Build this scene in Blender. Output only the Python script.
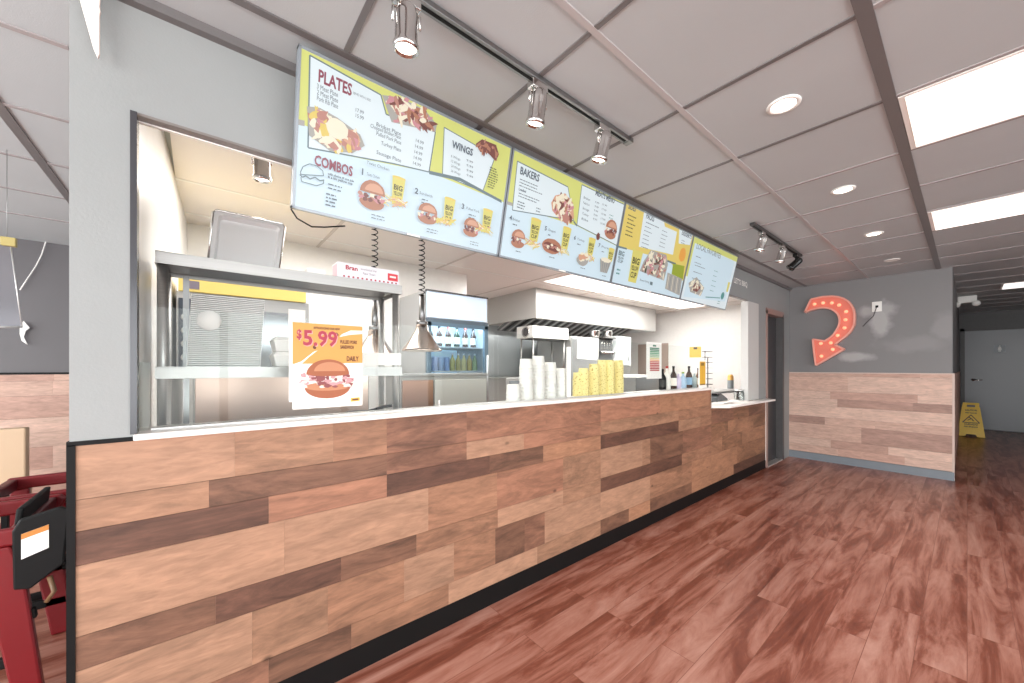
import bpy, math, random
from math import sin, cos, pi, radians, hypot
from mathutils import Vector, Matrix
random.seed(7)
for o in list(bpy.data.objects): bpy.data.objects.remove(o)
sc = bpy.context.scene
C = sc.collection

# ------------------------------------------------------------------ camera
FPX, CX, CY, YAW, CH = 378.4, 512.0, 367.4, 0.8772, 1.2736
cam = bpy.data.cameras.new('camera'); camo = bpy.data.objects.new('camera', cam); C.objects.link(camo)
cam.sensor_width = 36.0; cam.lens = 36.0 * FPX / 1024; cam.shift_y = (CY - 341.5) / 1024
camo.location = (0, 0, CH); camo.rotation_euler = (pi / 2, 0, YAW)
cam.clip_start = 0.05; cam.clip_end = 100
sc.camera = camo
# ------------------------------------------------------------------ world, exposure
w = bpy.data.worlds.new('world'); sc.world = w; w.use_nodes = True
bg = w.node_tree.nodes['Background']; bg.inputs[0].default_value = (0.93, 0.96, 1.0, 1); bg.inputs[1].default_value = 3.0
sc.view_settings.view_transform = 'Standard'; sc.view_settings.look = 'None'
sc.view_settings.gamma = 1.0; sc.view_settings.use_curve_mapping = False
sc.view_settings.exposure = 0.0
def area(name, loc, rot, sx, sy, power, col=(1, 1, 1), spread=None):
    l = bpy.data.lights.new(name, 'AREA'); l.shape = 'RECTANGLE'; l.size = sx; l.size_y = sy; l.energy = power; l.color = col
    if spread: l.spread = spread
    o = bpy.data.objects.new(name, l); C.objects.link(o); o.location = loc; o.rotation_euler = rot
    return o
# daylight through the storefront (behind the camera and on the street side)
area('daylight_rear_window', (0.9, -3.35, 1.35), (radians(97), 0, 0), 4.6, 2.2, 330, (1, .98, .97))
area('added_left_room_light', (-3.6, -3.35, 1.35), (radians(95), 0, 0), 3.0, 2.0, 100, (1, .98, .97))  # added, with unseen windows, to brighten the left room
area('daylight_street_window', (3.75, 1.0, 1.35), (radians(90), 0, radians(90)), 6.0, 2.1, 140, (1, .98, .97))
# kitchen ceiling panels light, then an added fill at the left
area('kitchen_area_light', (-3.2, 4.6, 2.36), (0, 0, 0), .6, 3.6, 130, (1, .98, .95))
area('kitchen_area_light', (-2.75, 0.9, 2.36), (0, 0, 0), .9, 1.6, 38, (1, .975, .955))  # unseen fill over the left kitchen, no panel there

# ------------------------------------------------------------------ helpers
def lin(c):
    if isinstance(c, str): c = [int(c[i:i+2], 16) for i in (0, 2, 4)]
    return tuple(((x/255)/12.92 if x/255 <= .04045 else ((x/255+.055)/1.055)**2.4) for x in c)
_m = {}
def mat(name, col, rough=.5, metal=0., emit=0., spec=.5, noise=0., nscale=20., bump=0., bscale=60., stretch=(1, 1, 1), coat=0.):
    if name in _m: return _m[name]
    m = bpy.data.materials.new(name); m.use_nodes = True; nt = m.node_tree; b = nt.nodes['Principled BSDF']
    c = lin(col)
    b.inputs['Base Color'].default_value = (*c, 1); b.inputs['Roughness'].default_value = rough
    b.inputs['Metallic'].default_value = metal; b.inputs['Specular IOR Level'].default_value = spec
    b.inputs['Coat Weight'].default_value = coat
    if emit: b.inputs['Emission Color'].default_value = (*c, 1); b.inputs['Emission Strength'].default_value = emit
    if noise or bump:
        tc = nt.nodes.new('ShaderNodeTexCoord'); mp = nt.nodes.new('ShaderNodeMapping'); mp.inputs['Scale'].default_value = stretch
        nt.links.new(tc.outputs['Object'], mp.inputs[0])
        n = nt.nodes.new('ShaderNodeTexNoise'); n.inputs['Scale'].default_value = nscale; n.inputs['Detail'].default_value = 4
        nt.links.new(mp.outputs[0], n.inputs['Vector'])
        if noise:
            r = nt.nodes.new('ShaderNodeMapRange'); r.inputs[1].default_value = .3; r.inputs[2].default_value = .7
            r.inputs[3].default_value = 1-noise; r.inputs[4].default_value = 1+noise
            nt.links.new(n.outputs[0], r.inputs[0])
            mx = nt.nodes.new('ShaderNodeVectorMath'); mx.operation = 'SCALE'; mx.inputs[0].default_value = c
            nt.links.new(r.outputs[0], mx.inputs['Scale']); nt.links.new(mx.outputs[0], b.inputs['Base Color'])
        if bump:
            n2 = nt.nodes.new('ShaderNodeTexNoise'); n2.inputs['Scale'].default_value = bscale; n2.inputs['Detail'].default_value = 3
            nt.links.new(mp.outputs[0], n2.inputs['Vector'])
            bp_ = nt.nodes.new('ShaderNodeBump'); bp_.inputs['Strength'].default_value = bump; bp_.inputs['Distance'].default_value = .01
            nt.links.new(n2.outputs[0], bp_.inputs['Height']); nt.links.new(bp_.outputs[0], b.inputs['Normal'])
    _m[name] = m; return m
def glassmat(name, tint=(1, 1, 1), ior=1.5, rough=.02, tr=1.0):
    if name in _m: return _m[name]
    m = bpy.data.materials.new(name); m.use_nodes = True; nt = m.node_tree; nt.nodes.clear()
    o = nt.nodes.new('ShaderNodeOutputMaterial'); t = nt.nodes.new('ShaderNodeBsdfTransparent'); t.inputs[0].default_value = (*tint, 1)
    g = nt.nodes.new('ShaderNodeBsdfGlossy'); g.inputs['Roughness'].default_value = rough
    f = nt.nodes.new('ShaderNodeFresnel'); f.inputs[0].default_value = ior
    ge = nt.nodes.new('ShaderNodeNewGeometry'); q = nt.nodes.new('ShaderNodeMath'); q.operation = 'SUBTRACT'; q.inputs[0].default_value = 1; nt.links.new(ge.outputs['Backfacing'], q.inputs[1])
    q2 = nt.nodes.new('ShaderNodeMath'); q2.operation = 'MULTIPLY'; nt.links.new(f.outputs[0], q2.inputs[0]); nt.links.new(q.outputs[0], q2.inputs[1])
    s = nt.nodes.new('ShaderNodeMixShader'); nt.links.new(q2.outputs[0], s.inputs[0]); nt.links.new(t.outputs[0], s.inputs[1]); nt.links.new(g.outputs[0], s.inputs[2])
    nt.links.new(s.outputs[0], o.inputs[0]); _m[name] = m; return m
ORG = {}
class MB:
    """collects shapes in WORLD coordinates, links them as one mesh object"""
    def __init__(s): s.v = []; s.f = []; s.m = []; s.sm = []; s.t = []
    def _add(s, vs, fs, mt, smooth=False, tint=(1, 1, 1, 1)):
        b = len(s.v); s.v += [tuple(x) for x in vs]
        for f in fs: s.f.append([b+i for i in f]); s.m.append(mt); s.sm.append(smooth); s.t.append(tint)
        return s
    def box(s, x0, x1, y0, y1, z0, z1, mt=None, tint=(1, 1, 1, 1)):
        x0, x1 = sorted((x0, x1)); y0, y1 = sorted((y0, y1)); z0, z1 = sorted((z0, z1))
        vs = [(x, y, z) for z in (z0, z1) for y in (y0, y1) for x in (x0, x1)]
        return s._add(vs, [(0, 2, 3, 1), (4, 5, 7, 6), (0, 1, 5, 4), (2, 6, 7, 3), (0, 4, 6, 2), (1, 3, 7, 5)], mt, tint=tint)
    def frame_box(s, O, U, V, N, u0, u1, v0, v1, n0, n1, mt=None):
        O, U, V, N = map(Vector, (O, U, V, N))
        vs = [O+U*u+V*v+N*n for n in (n0, n1) for v in (v0, v1) for u in (u0, u1)]
        return s._add(vs, [(0, 2, 3, 1), (4, 5, 7, 6), (0, 1, 5, 4), (2, 6, 7, 3), (0, 4, 6, 2), (1, 3, 7, 5)], mt)
    def tube(s, pts, r, n=8, mt=None, cap=True, smooth=True):
        pts = [Vector(p) for p in pts]; rs = r if isinstance(r, (list, tuple)) else [r]*len(pts)
        vs = []; prev = None
        for i, p in enumerate(pts):
            d = (pts[min(i+1, len(pts)-1)]-pts[max(i-1, 0)]).normalized()
            if prev is None:
                a = Vector((0, 0, 1)) if abs(d.z) < .9 else Vector((1, 0, 0)); a = (a-d*a.dot(d)).normalized()
            else:
                a = (prev-d*prev.dot(d)); a = a.normalized() if a.length > 1e-6 else prev
            prev = a; b = d.cross(a)
            for k in range(n):
                t = 2*pi*k/n; vs.append(p+(a*cos(t)+b*sin(t))*rs[i])
        fs = []
        for i in range(len(pts)-1):
            for k in range(n): fs.append((i*n+k, i*n+(k+1) % n, (i+1)*n+(k+1) % n, (i+1)*n+k))
        s._add(vs, fs, mt, smooth)
        if cap:
            s._add(vs[:n], [tuple(range(n-1, -1, -1))], mt); s._add(vs[-n:], [tuple(range(n))], mt)
        return s
    def lathe(s, c, prof, n=20, mt=None, axis=None, smooth=True):
        """prof: list of (radius, height) revolved about axis through c"""
        c = Vector(c); ax = Vector(axis or (0, 0, 1)).normalized()
        a = Vector((1, 0, 0)) if abs(ax.x) < .9 else Vector((0, 1, 0)); a = (a-ax*a.dot(ax)).normalized(); b = ax.cross(a)
        vs = []
        for r, h in prof:
            for k in range(n):
                t = 2*pi*k/n; vs.append(c+ax*h+(a*cos(t)+b*sin(t))*max(r, 1e-5))
        fs = []
        for i in range(len(prof)-1):
            for k in range(n): fs.append((i*n+k, i*n+(k+1) % n, (i+1)*n+(k+1) % n, (i+1)*n+k))
        return s._add(vs, fs, mt, smooth)
    def prism(s, pts, d, mt=None, side=None):
        """pts: 3-D polygon, d: extrusion vector"""
        pts = [Vector(p) for p in pts]; d = Vector(d); n = len(pts)
        vs = pts+[p+d for p in pts]
        s._add(vs, [tuple(range(n-1, -1, -1)), tuple(range(n, 2*n))], mt)
        s._add(vs, [(i, (i+1) % n, n+(i+1) % n, n+i) for i in range(n)], side or mt)
        return s
    def raw(s, vs, fs, mt=None, smooth=False): return s._add(vs, fs, mt, smooth)
    def build(s, name, m=None, parent=None, bevel=0., seg=2, recalc=True):
        me = bpy.data.meshes.new(name)
        org = ORG.get(parent.name, Vector()) if parent else Vector()
        me.from_pydata([Vector(v)-org for v in s.v], [], s.f)
        mats = []
        for x in s.m:
            x = x or m
            if x not in mats: mats.append(x)
        for x in mats: me.materials.append(x)
        me.polygons.foreach_set('material_index', [mats.index(x or m) for x in s.m])
        me.polygons.foreach_set('use_smooth', s.sm)
        if any(t != (1, 1, 1, 1) for t in s.t):
            at_ = me.color_attributes.new('tint', 'FLOAT_COLOR', 'CORNER')
            for p, t in zip(me.polygons, s.t):
                for li in p.loop_indices: at_.data[li].color = t
        if recalc:
            import bmesh
            bm = bmesh.new(); bm.from_mesh(me); bmesh.ops.remove_doubles(bm, verts=bm.verts, dist=1e-6)
            bmesh.ops.recalc_face_normals(bm, faces=bm.faces); bm.to_mesh(me); bm.free()
        o = bpy.data.objects.new(name, me); C.objects.link(o)
        if parent: o.parent = parent; ORG[o.name] = org
        else: ORG[o.name] = Vector()
        if bevel:
            b = o.modifiers.new('bevel', 'BEVEL'); b.width = bevel; b.segments = seg; b.limit_method = 'ANGLE'; b.angle_limit = radians(40)
        return o
def thing(name, label, cat, loc, group=None):
    o = bpy.data.objects.new(name, None); C.objects.link(o); o.location = loc; ORG[o.name] = Vector(loc); o.empty_display_size = .05
    o['label'] = label; o['category'] = cat
    if group: o['group'] = group
    return o
def tag(o, label, cat, group=None):
    o['label'] = label; o['category'] = cat
    if group: o['group'] = group
    return o
def rebase(o, loc):
    """move a one-mesh thing's origin to its base"""
    loc = Vector(loc)
    for v in o.data.vertices: v.co -= loc
    o.location = loc; return o
def struct(o): o['kind'] = 'structure'; return o
def copy_tree(o, parent=None):
    c = o.copy(); C.objects.link(c)
    if parent: c.parent = parent
    ORG[c.name] = ORG.get(o.name, Vector())
    for ch in list(o.children): copy_tree(ch, c)
    return c
def ray(px, py):
    t = (px-CX)/FPX; c, s = cos(YAW), sin(YAW); return Vector((-s+c*t, c+s*t, -(py-CY)/FPX))
def onx(px, py, x): r = ray(px, py); return r*(x/r.x)+Vector((0, 0, CH))
def ony(px, py, y): r = ray(px, py); return r*(y/r.y)+Vector((0, 0, CH))
def onz(px, py, z): r = ray(px, py); return r*((z-CH)/r.z)+Vector((0, 0, CH))
_tc = {}
def text_geo(txt, bold=False):
    k = (txt, bold)
    if k in _tc: return _tc[k]
    cu = bpy.data.curves.new('t', 'FONT'); cu.body = txt; cu.size = 1; cu.resolution_u = 2; cu.fill_mode = 'FRONT'
    if bold: cu.offset = .03
    o = bpy.data.objects.new('t', cu); C.objects.link(o); bpy.context.view_layer.update()
    dg = bpy.context.evaluated_depsgraph_get(); me = bpy.data.meshes.new_from_object(o.evaluated_get(dg))
    vs = [tuple(v.co) for v in me.vertices]; fs = [tuple(p.vertices) for p in me.polygons]
    bpy.data.objects.remove(o); bpy.data.curves.remove(cu); bpy.data.meshes.remove(me)
    _tc[k] = (vs, fs); return _tc[k]
def put_text(mb, txt, O, U, V, N, width=None, height=None, w=.001, mt=None, bold=True, center=False):
    """text on a plane: O baseline left (or centre), fitted to width and/or cap height"""
    vs, fs = text_geo(txt, bold)
    x0 = min(v[0] for v in vs); x1 = max(v[0] for v in vs); hh = .69
    sx = width/(x1-x0) if width else height/hh
    sy = height/hh if height else sx
    O, U, V, N = map(Vector, (O, U, V, N)); off = -(x0+x1)/2 if center else -x0
    mb.raw([O+U*((v[0]+off)*sx)+V*(v[1]*sy)+N*w for v in vs], fs, mt)

# ------------------------------------------------------------------ materials
def wood_mat(name, axis='Y', rough=.55):
    m = bpy.data.materials.new(name); m.use_nodes = True; nt = m.node_tree; b = nt.nodes['Principled BSDF']; N = nt.nodes.new; L = nt.links.new
    at_ = N('ShaderNodeAttribute'); at_.attribute_name = 'tint'
    tc = N('ShaderNodeTexCoord'); mp = N('ShaderNodeMapping'); mp.inputs['Scale'].default_value = (1, .22, 1) if axis == 'Y' else (.22, 1, 1)
    L(tc.outputs['Object'], mp.inputs[0])
    off = N('ShaderNodeVectorMath'); off.operation = 'ADD'; L(mp.outputs[0], off.inputs[0])
    sc_ = N('ShaderNodeVectorMath'); sc_.operation = 'SCALE'; sc_.inputs[0].default_value = (17, 31, 23); L(at_.outputs['Alpha'], sc_.inputs['Scale']); L(sc_.outputs[0], off.inputs[1])
    fine = N('ShaderNodeTexNoise'); fine.inputs['Scale'].default_value = 60; fine.inputs['Detail'].default_value = 6; fine.inputs['Distortion'].default_value = .6; L(off.outputs[0], fine.inputs['Vector'])
    big = N('ShaderNodeTexNoise'); big.inputs['Scale'].default_value = 9; big.inputs['Detail'].default_value = 9; big.inputs['Roughness'].default_value = .7; big.inputs['Distortion'].default_value = 1.1; L(off.outputs[0], big.inputs['Vector'])
    r1 = N('ShaderNodeMapRange'); r1.inputs[1].default_value = .3; r1.inputs[2].default_value = .7; r1.inputs[3].default_value = .84; r1.inputs[4].default_value = 1.14; L(fine.outputs[0], r1.inputs[0])
    r2 = N('ShaderNodeMapRange'); r2.inputs[1].default_value = .36; r2.inputs[2].default_value = .6; r2.inputs[3].default_value = .5; r2.inputs[4].default_value = 1.12; L(big.outputs[0], r2.inputs[0])
    # blotches are stronger on brown planks than on pale ones
    hsv = N('ShaderNodeSeparateColor'); hsv.mode = 'HSV'; L(at_.outputs['Color'], hsv.inputs[0])
    k = N('ShaderNodeMapRange'); k.inputs[1].default_value = .30; k.inputs[2].default_value = .46; k.inputs[3].default_value = 1; k.inputs[4].default_value = .25; L(hsv.outputs[2], k.inputs[0])
    mixk = N('ShaderNodeMix'); mixk.data_type = 'FLOAT'; mixk.inputs[2].default_value = 1; L(k.outputs[0], mixk.inputs[0]); L(r2.outputs[0], mixk.inputs[3])
    mul = N('ShaderNodeMath'); mul.operation = 'MULTIPLY'; L(r1.outputs[0], mul.inputs[0]); L(mixk.outputs[0], mul.inputs[1])
    # knots
    mk = N('ShaderNodeMapping'); mk.inputs['Scale'].default_value = (1, .6, 1) if axis == 'Y' else (.6, 1, 1); L(tc.outputs['Object'], mk.inputs[0])
    vo = N('ShaderNodeTexVoronoi'); vo.inputs['Scale'].default_value = 4.5; L(mk.outputs[0], vo.inputs['Vector'])
    kr = N('ShaderNodeMapRange'); kr.inputs[1].default_value = .015; kr.inputs[2].default_value = .06; kr.inputs[3].default_value = .35; kr.inputs[4].default_value = 1; L(vo.outputs['Distance'], kr.inputs[0])
    m2 = N('ShaderNodeMath'); m2.operation = 'MULTIPLY'; L(mul.outputs[0], m2.inputs[0]); L(kr.outputs[0], m2.inputs[1])
    out = N('ShaderNodeVectorMath'); out.operation = 'SCALE'; L(at_.outputs['Color'], out.inputs[0]); L(m2.outputs[0], out.inputs['Scale'])
    L(out.outputs[0], b.inputs['Base Color']); b.inputs['Roughness'].default_value = rough
    bu = N('ShaderNodeBump'); bu.inputs['Strength'].default_value = .15; bu.inputs['Distance'].default_value = .004; L(fine.outputs[0], bu.inputs['Height']); L(bu.outputs[0], b.inputs['Normal'])
    return m
M_woodY = wood_mat('plank_wood_along_counter', 'Y'); M_woodX = wood_mat('plank_wood_across', 'X')
def floor_mat():
    m = bpy.data.materials.new('vinyl_plank_floor'); m.use_nodes = True; nt = m.node_tree; b = nt.nodes['Principled BSDF']; N = nt.nodes.new; L = nt.links.new
    tc = N('ShaderNodeTexCoord'); rot = N('ShaderNodeMapping'); rot.inputs['Rotation'].default_value = (0, 0, pi/2); L(tc.outputs['Object'], rot.inputs[0])
    br = N('ShaderNodeTexBrick'); br.offset = .37; br.inputs['Color1'].default_value = (0, 0, 0, 1); br.inputs['Color2'].default_value = (1, 1, 1, 1); br.inputs['Mortar'].default_value = (.5, .5, .5, 1)
    br.inputs['Scale'].default_value = 1; br.inputs['Mortar Size'].default_value = .0012; br.inputs['Brick Width'].default_value = 1.2; br.inputs['Row Height'].default_value = .15; L(rot.outputs[0], br.inputs['Vector'])
    mp = N('ShaderNodeMapping'); mp.inputs['Scale'].default_value = (1, .13, 1); L(tc.outputs['Object'], mp.inputs[0])
    off = N('ShaderNodeVectorMath'); off.operation = 'MULTIPLY_ADD'; L(br.outputs['Color'], off.inputs[0]); off.inputs[1].default_value = (9, 5, 0); L(mp.outputs[0], off.inputs[2])
    n1 = N('ShaderNodeTexNoise'); n1.inputs['Scale'].default_value = 9; n1.inputs['Detail'].default_value = 9; n1.inputs['Roughness'].default_value = .66; n1.inputs['Distortion'].default_value = .7; L(off.outputs[0], n1.inputs['Vector'])
    n2 = N('ShaderNodeTexNoise'); n2.inputs['Scale'].default_value = 34; n2.inputs['Detail'].default_value = 5; L(off.outputs[0], n2.inputs['Vector'])
    a = N('ShaderNodeMath'); a.operation = 'MULTIPLY_ADD'; a.inputs[1].default_value = .05; L(br.outputs['Color'], a.inputs[0]); L(n1.outputs[0], a.inputs[2])
    a2 = N('ShaderNodeMath'); a2.operation = 'MULTIPLY_ADD'; a2.inputs[1].default_value = .16; L(n2.outputs[0], a2.inputs[0]); L(a.outputs[0], a2.inputs[2])
    cr = N('ShaderNodeValToRGB'); e = cr.color_ramp.elements
    e[0].position = .40; e[0].color = (*lin('643427'), 1); e[1].position = .82; e[1].color = (*lin('bf8f80'), 1)
    x = e.new(.54); x.color = (*lin('844a3a'), 1); x = e.new(.64); x.color = (*lin('a66f5f'), 1)
    L(a2.outputs[0], cr.inputs[0])
    mr = N('ShaderNodeMix'); mr.data_type = 'RGBA'; L(br.outputs['Fac'], mr.inputs[0]); L(cr.outputs[0], mr.inputs[6]); mr.inputs[7].default_value = (*lin('824e40'), 1)
    L(mr.outputs[2], b.inputs['Base Color'])
    b.inputs['Roughness'].default_value = .29
    b.inputs['Specular IOR Level'].default_value = .5
    bu = N('ShaderNodeBump'); bu.inputs['Strength'].default_value = .12; bu.inputs['Distance'].default_value = .003; L(n2.outputs[0], bu.inputs['Height']); L(bu.outputs[0], b.inputs['Normal'])
    return m
M_floor = floor_mat()
M_grey = mat('grey_wall_paint', '949797', .55, noise=.03, nscale=3, bump=.05, bscale=150)
M_grey2 = mat('dark_grey_wall_paint', '6f6d6e', .5, noise=.05, nscale=3)
M_dark = mat('charcoal_paint', '4b494a', .5, noise=.05)
M_ceil = mat('grey_ceiling_tile', 'b3b8ba', .55, noise=.03, nscale=2, bump=.08, bscale=220)
M_bar_d = mat('dark_ceiling_bar', '6b6868', .35); M_bar_l = mat('pale_ceiling_bar', 'b0abab', .3); M_bar_m = mat('mid_ceiling_bar', 'a29c9c', .22)
M_white = mat('white_paint', 'eeece8', .5); M_kceil = mat('kitchen_ceiling_tile', 'e9e2dc', .6, bump=.05)
M_kwall = mat('kitchen_wall_panel', 'e8e6e2', .3, noise=.02)
M_black = mat('black_trim', '0b0b0c', .6, spec=.25); M_blackg = mat('black_gloss_plastic', '161616', .25)
M_solid = mat('white_solid_surface', 'f0ece8', .3)
M_steel = mat('brushed_steel', 'b4b3b1', .42, .85, noise=.06, nscale=30, stretch=(1, .05, 8))
M_steeld = mat('dark_steel', '8d8d8d', .35, 1.); M_chrome = mat('chrome', 'd8d6d4', .12, 1.)
M_alum = mat('aluminium', 'd4d4d3', .38, .6)
M_glass = glassmat('clear_glass', (.97, .985, .98), 1.35)
M_paper = mat('white_paper', 'f1efec', .6); M_foam = mat('white_foam', 'f3f1ee', .55)
M_yel = mat('yellow_print', 'f2d34a', .5); M_txt = mat('dark_print', '3a3a40', .6)
M_lamp = mat('light_panel_diffuser', 'fff8f2', .5, emit=1.35)
M_bulb = mat('lamp_glow', 'fff0e0', .4, emit=9.0)

# ------------------------------------------------------------------ room shell
ZC = 2.405; XC = -1.63; YW = 6.53; XW = -0.105; YD = 12.3; XB = -5.33; XS = 3.6; YB = -3.2; KB = -3.83; KE = 7.35
struct(MB().box(-5.5, 3.8, -3.4, 12.5, -.06, 0, M_floor).build('floor'))
struct(MB().box(-5.5, 3.8, -3.4, YD+.2, ZC, ZC+.08, M_ceil).build('ceiling'))
# ceiling bars
XA, XBr, XCr, Y0 = -.2085, -.8004, -1.4337, 1.0195
g = MB()
for x, wd, mm in ((XA, .042, M_bar_d), (XBr, .022, M_bar_l), (XCr, .028, M_bar_d)): g.box(x-wd/2, x+wd/2, -.28 if x < -.5 else YB, YW if x < XW else YD, ZC-.006, ZC+.01, mm)
for x in (1.01, 2.23): g.box(x-.012, x+.012, YB, YD, ZC-.005, ZC+.01, M_bar_m)
for n in range(-7, 19):
    y = Y0+.61*n
    if -.3 < y < YW-.05: g.box(XCr, XA, y-.010, y+.010, ZC-.004, ZC+.01, M_bar_m if n > 2 else M_bar_d)
    g.box(XA, XS, y-.010, y+.010, ZC-.004, ZC+.01, M_bar_m)
for n in (0, 1): g.box(XC, XCr, Y0+.61*n-.012, Y0+.61*n+.012, ZC-.004, ZC+.01, M_bar_d)
g.box(XC, XC+.03, -.28, YW, ZC-.03, ZC, M_bar_d)
for x in (-2.03, -2.64, -3.25, -3.86, -4.47): g.box(x-.012, x+.012, -3.2, -.35, ZC-.005, ZC+.01, M_bar_m)
for y in (-.66, -1.88, -3.1): g.box(-5.3, -1.7, y-.02, y+.02, ZC-.006, ZC+.01, M_bar_d)
struct(g.build('trim_1'))
# counter wall: column, header, far stretch with the doorway
TH = .04
wl = MB()
wl.box(XC-TH, XC, -.28, -.15, 1.05, ZC, M_grey)
wl.box(XC-TH, XC, -.15, 4.92, 2.055, ZC, M_grey)
wl.box(XC-TH, XC, 4.92, 5.27, .9, ZC, M_grey)
wl.box(XC-TH, XC, 5.27, 5.53, .865, ZC, M_grey)
wl.box(XC-TH, XC, 5.53, 6.22, 2.0, ZC, M_grey)
struct(wl.build('wall_counter'))
struct(MB().box(XC-TH, XC, 6.22, YW, 0, ZC, M_grey).build('wall_door_side'))
struct(MB().box(XC-.07, XC+.006, 4.912, 5.26, .888, 2.045, mat('pale_jamb', 'c4c4c2', .45)).build('trim_2'))
struct(MB().box(XC-.05, XC+.008, -.157, -.142, 1.07, 2.055, mat('dark_jamb_trim', '4a4a4e', .2, .3)).build('trim_3'))
# header underside trim lines
struct(MB().box(XC-.032, XC+.003, -.15, 4.92, 2.048, 2.056, mat('header_edge', '7c7572', .4)).box(XC-.045, XC-.032, -.15, 4.92, 2.044, 2.056, M_white).build('trim_4'))
# arrow wall (end block) with patched paint
def patched_wall():
    m = bpy.data.materials.new('patched_grey_paint'); m.use_nodes = True; nt = m.node_tree; b = nt.nodes['Principled BSDF']; N = nt.nodes.new; L = nt.links.new
    b.inputs['Roughness'].default_value = .5
    tc = N('ShaderNodeTexCoord'); no = N('ShaderNodeTexNoise'); no.inputs['Scale'].default_value = 7; no.inputs['Detail'].default_value = 4; L(tc.outputs['Object'], no.inputs['Vector'])
    prev = None
    for (cx, cz, rx, rz, amp) in ((-.69, 1.86, .10, .20, .55), (-.80, 1.98, .09, .08, .45), (-.66, 1.98, .12, .09, .45), (-.91, 1.41, .16, .07, .5), (-.40, 1.55, .30, .10, .12), (-.15, 1.75, .12, .2, .15)):
        s = N('ShaderNodeVectorMath'); s.operation = 'SUBTRACT'; s.inputs[1].default_value = (cx, YW, cz); L(tc.outputs['Object'], s.inputs[0])
        q = N('ShaderNodeVectorMath'); q.operation = 'MULTIPLY'; q.inputs[1].default_value = (1/rx, 0, 1/rz); L(s.outputs[0], q.inputs[0])
        ln = N('ShaderNodeVectorMath'); ln.operation = 'LENGTH'; L(q.outputs[0], ln.inputs[0])
        ad = N('ShaderNodeMath'); ad.operation = 'MULTIPLY_ADD'; ad.inputs[1].default_value = 1.6; L(no.outputs[0], ad.inputs[0]); L(ln.outputs['Value'], ad.inputs[2])
        r = N('ShaderNodeMapRange'); r.inputs[1].default_value = 1.3; r.inputs[2].default_value = 1.95; r.inputs[3].default_value = amp; r.inputs[4].default_value = 0; L(ad.outputs[0], r.inputs[0])
        if prev:
            mx = N('ShaderNodeMath'); mx.operation = 'MAXIMUM'; L(prev.outputs[0], mx.inputs[0]); L(r.outputs[0], mx.inputs[1]); prev = mx
        else: prev = r
    mc = N('ShaderNodeMix'); mc.data_type = 'RGBA'; L(prev.outputs[0], mc.inputs[0]); mc.inputs[6].default_value = (*lin('7a7879'), 1); mc.inputs[7].default_value = (*lin('c2c0c0'), 1)
    L(mc.outputs[2], b.inputs['Base Color']); return m
struct(MB().box(-1.64, XW, YW, YW+.12, 0, ZC, patched_wall()).box(XW-.12, XW, YW+.1, YD, 0, ZC, M_grey2).build('wall_arrow'))
# far wall with restroom door
struct(MB().box(-.3, 4, YD, YD+.12, 0, ZC, M_dark).build('wall_far'))
d = MB().box(-.03, .89, YD-.02, YD+.01, .02, 2.02, mat('grey_door', '6b6d72', .35)).build('door_1'); struct(d)
MB().box(-.09, -.03, YD-.05, YD, 0, 2.08, M_dark).box(.89, .95, YD-.05, YD, 0, 2.08, M_dark).box(-.09, .95, YD-.05, YD, 2.02, 2.08, M_dark).build('door_frame', None, d)
MB().lathe((.08, YD-.02, 1.02), [(0, .012), (.028, .012), (.028, 0)], 14, M_chrome, axis=(0, -1, 0)).tube([(.08, YD-.03, 1.02), (.08, YD-.07, 1.02), (.20, YD-.07, 1.02)], .011, 8, M_chrome).build('door_handle', None, d)
pg = MB().box(.34, .49, YD-.026, YD-.019, 1.57, 1.72, mat('sign_slate', '7a8086', .4))
pg.lathe((.415, YD-.03, 1.70), [(0, .001), (.011, .001), (.011, -.001)], 10, M_white, axis=(0, -1, 0))
pg.prism([(.39, YD-.028, 1.62), (.44, YD-.028, 1.62), (.43, YD-.028, 1.685), (.40, YD-.028, 1.685)], (0, -.002, 0), M_white)
pg.box(.40, .412, YD-.03, YD-.028, 1.585, 1.62, M_white).box(.418, .43, YD-.03, YD-.028, 1.585, 1.62, M_white)
pg.build('door_sign', None, d)
# back of house door in the counter wall (dark, closed slab set back)
d = MB().box(XC-.11, XC-.07, 5.58, 6.18, .01, 1.97, mat('dark_door', '39383b', .3)).build('door_2'); struct(d)
MB().box(XC-.12, XC+.012, 5.53, 5.58, 0, 2.0, mat('door_casing_warm', '9a8079', .35)).box(XC-.12, XC+.012, 6.18, 6.24, 0, 2.0, M_dark).box(XC-.12, XC+.012, 5.53, 6.24, 1.96, 2.03, mat('door_casing_warm', '9a8079', .35)).build('door_frame', None, d)
MB().box(XC-.07, XC-.064, 5.63, 5.75, 1.45, 1.5, M_paper).build('door_sign', None, d)
MB().box(XC-.12, XC+.01, 5.53, 6.2, 0, .012, M_alum).build('threshold', None, d)
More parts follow.
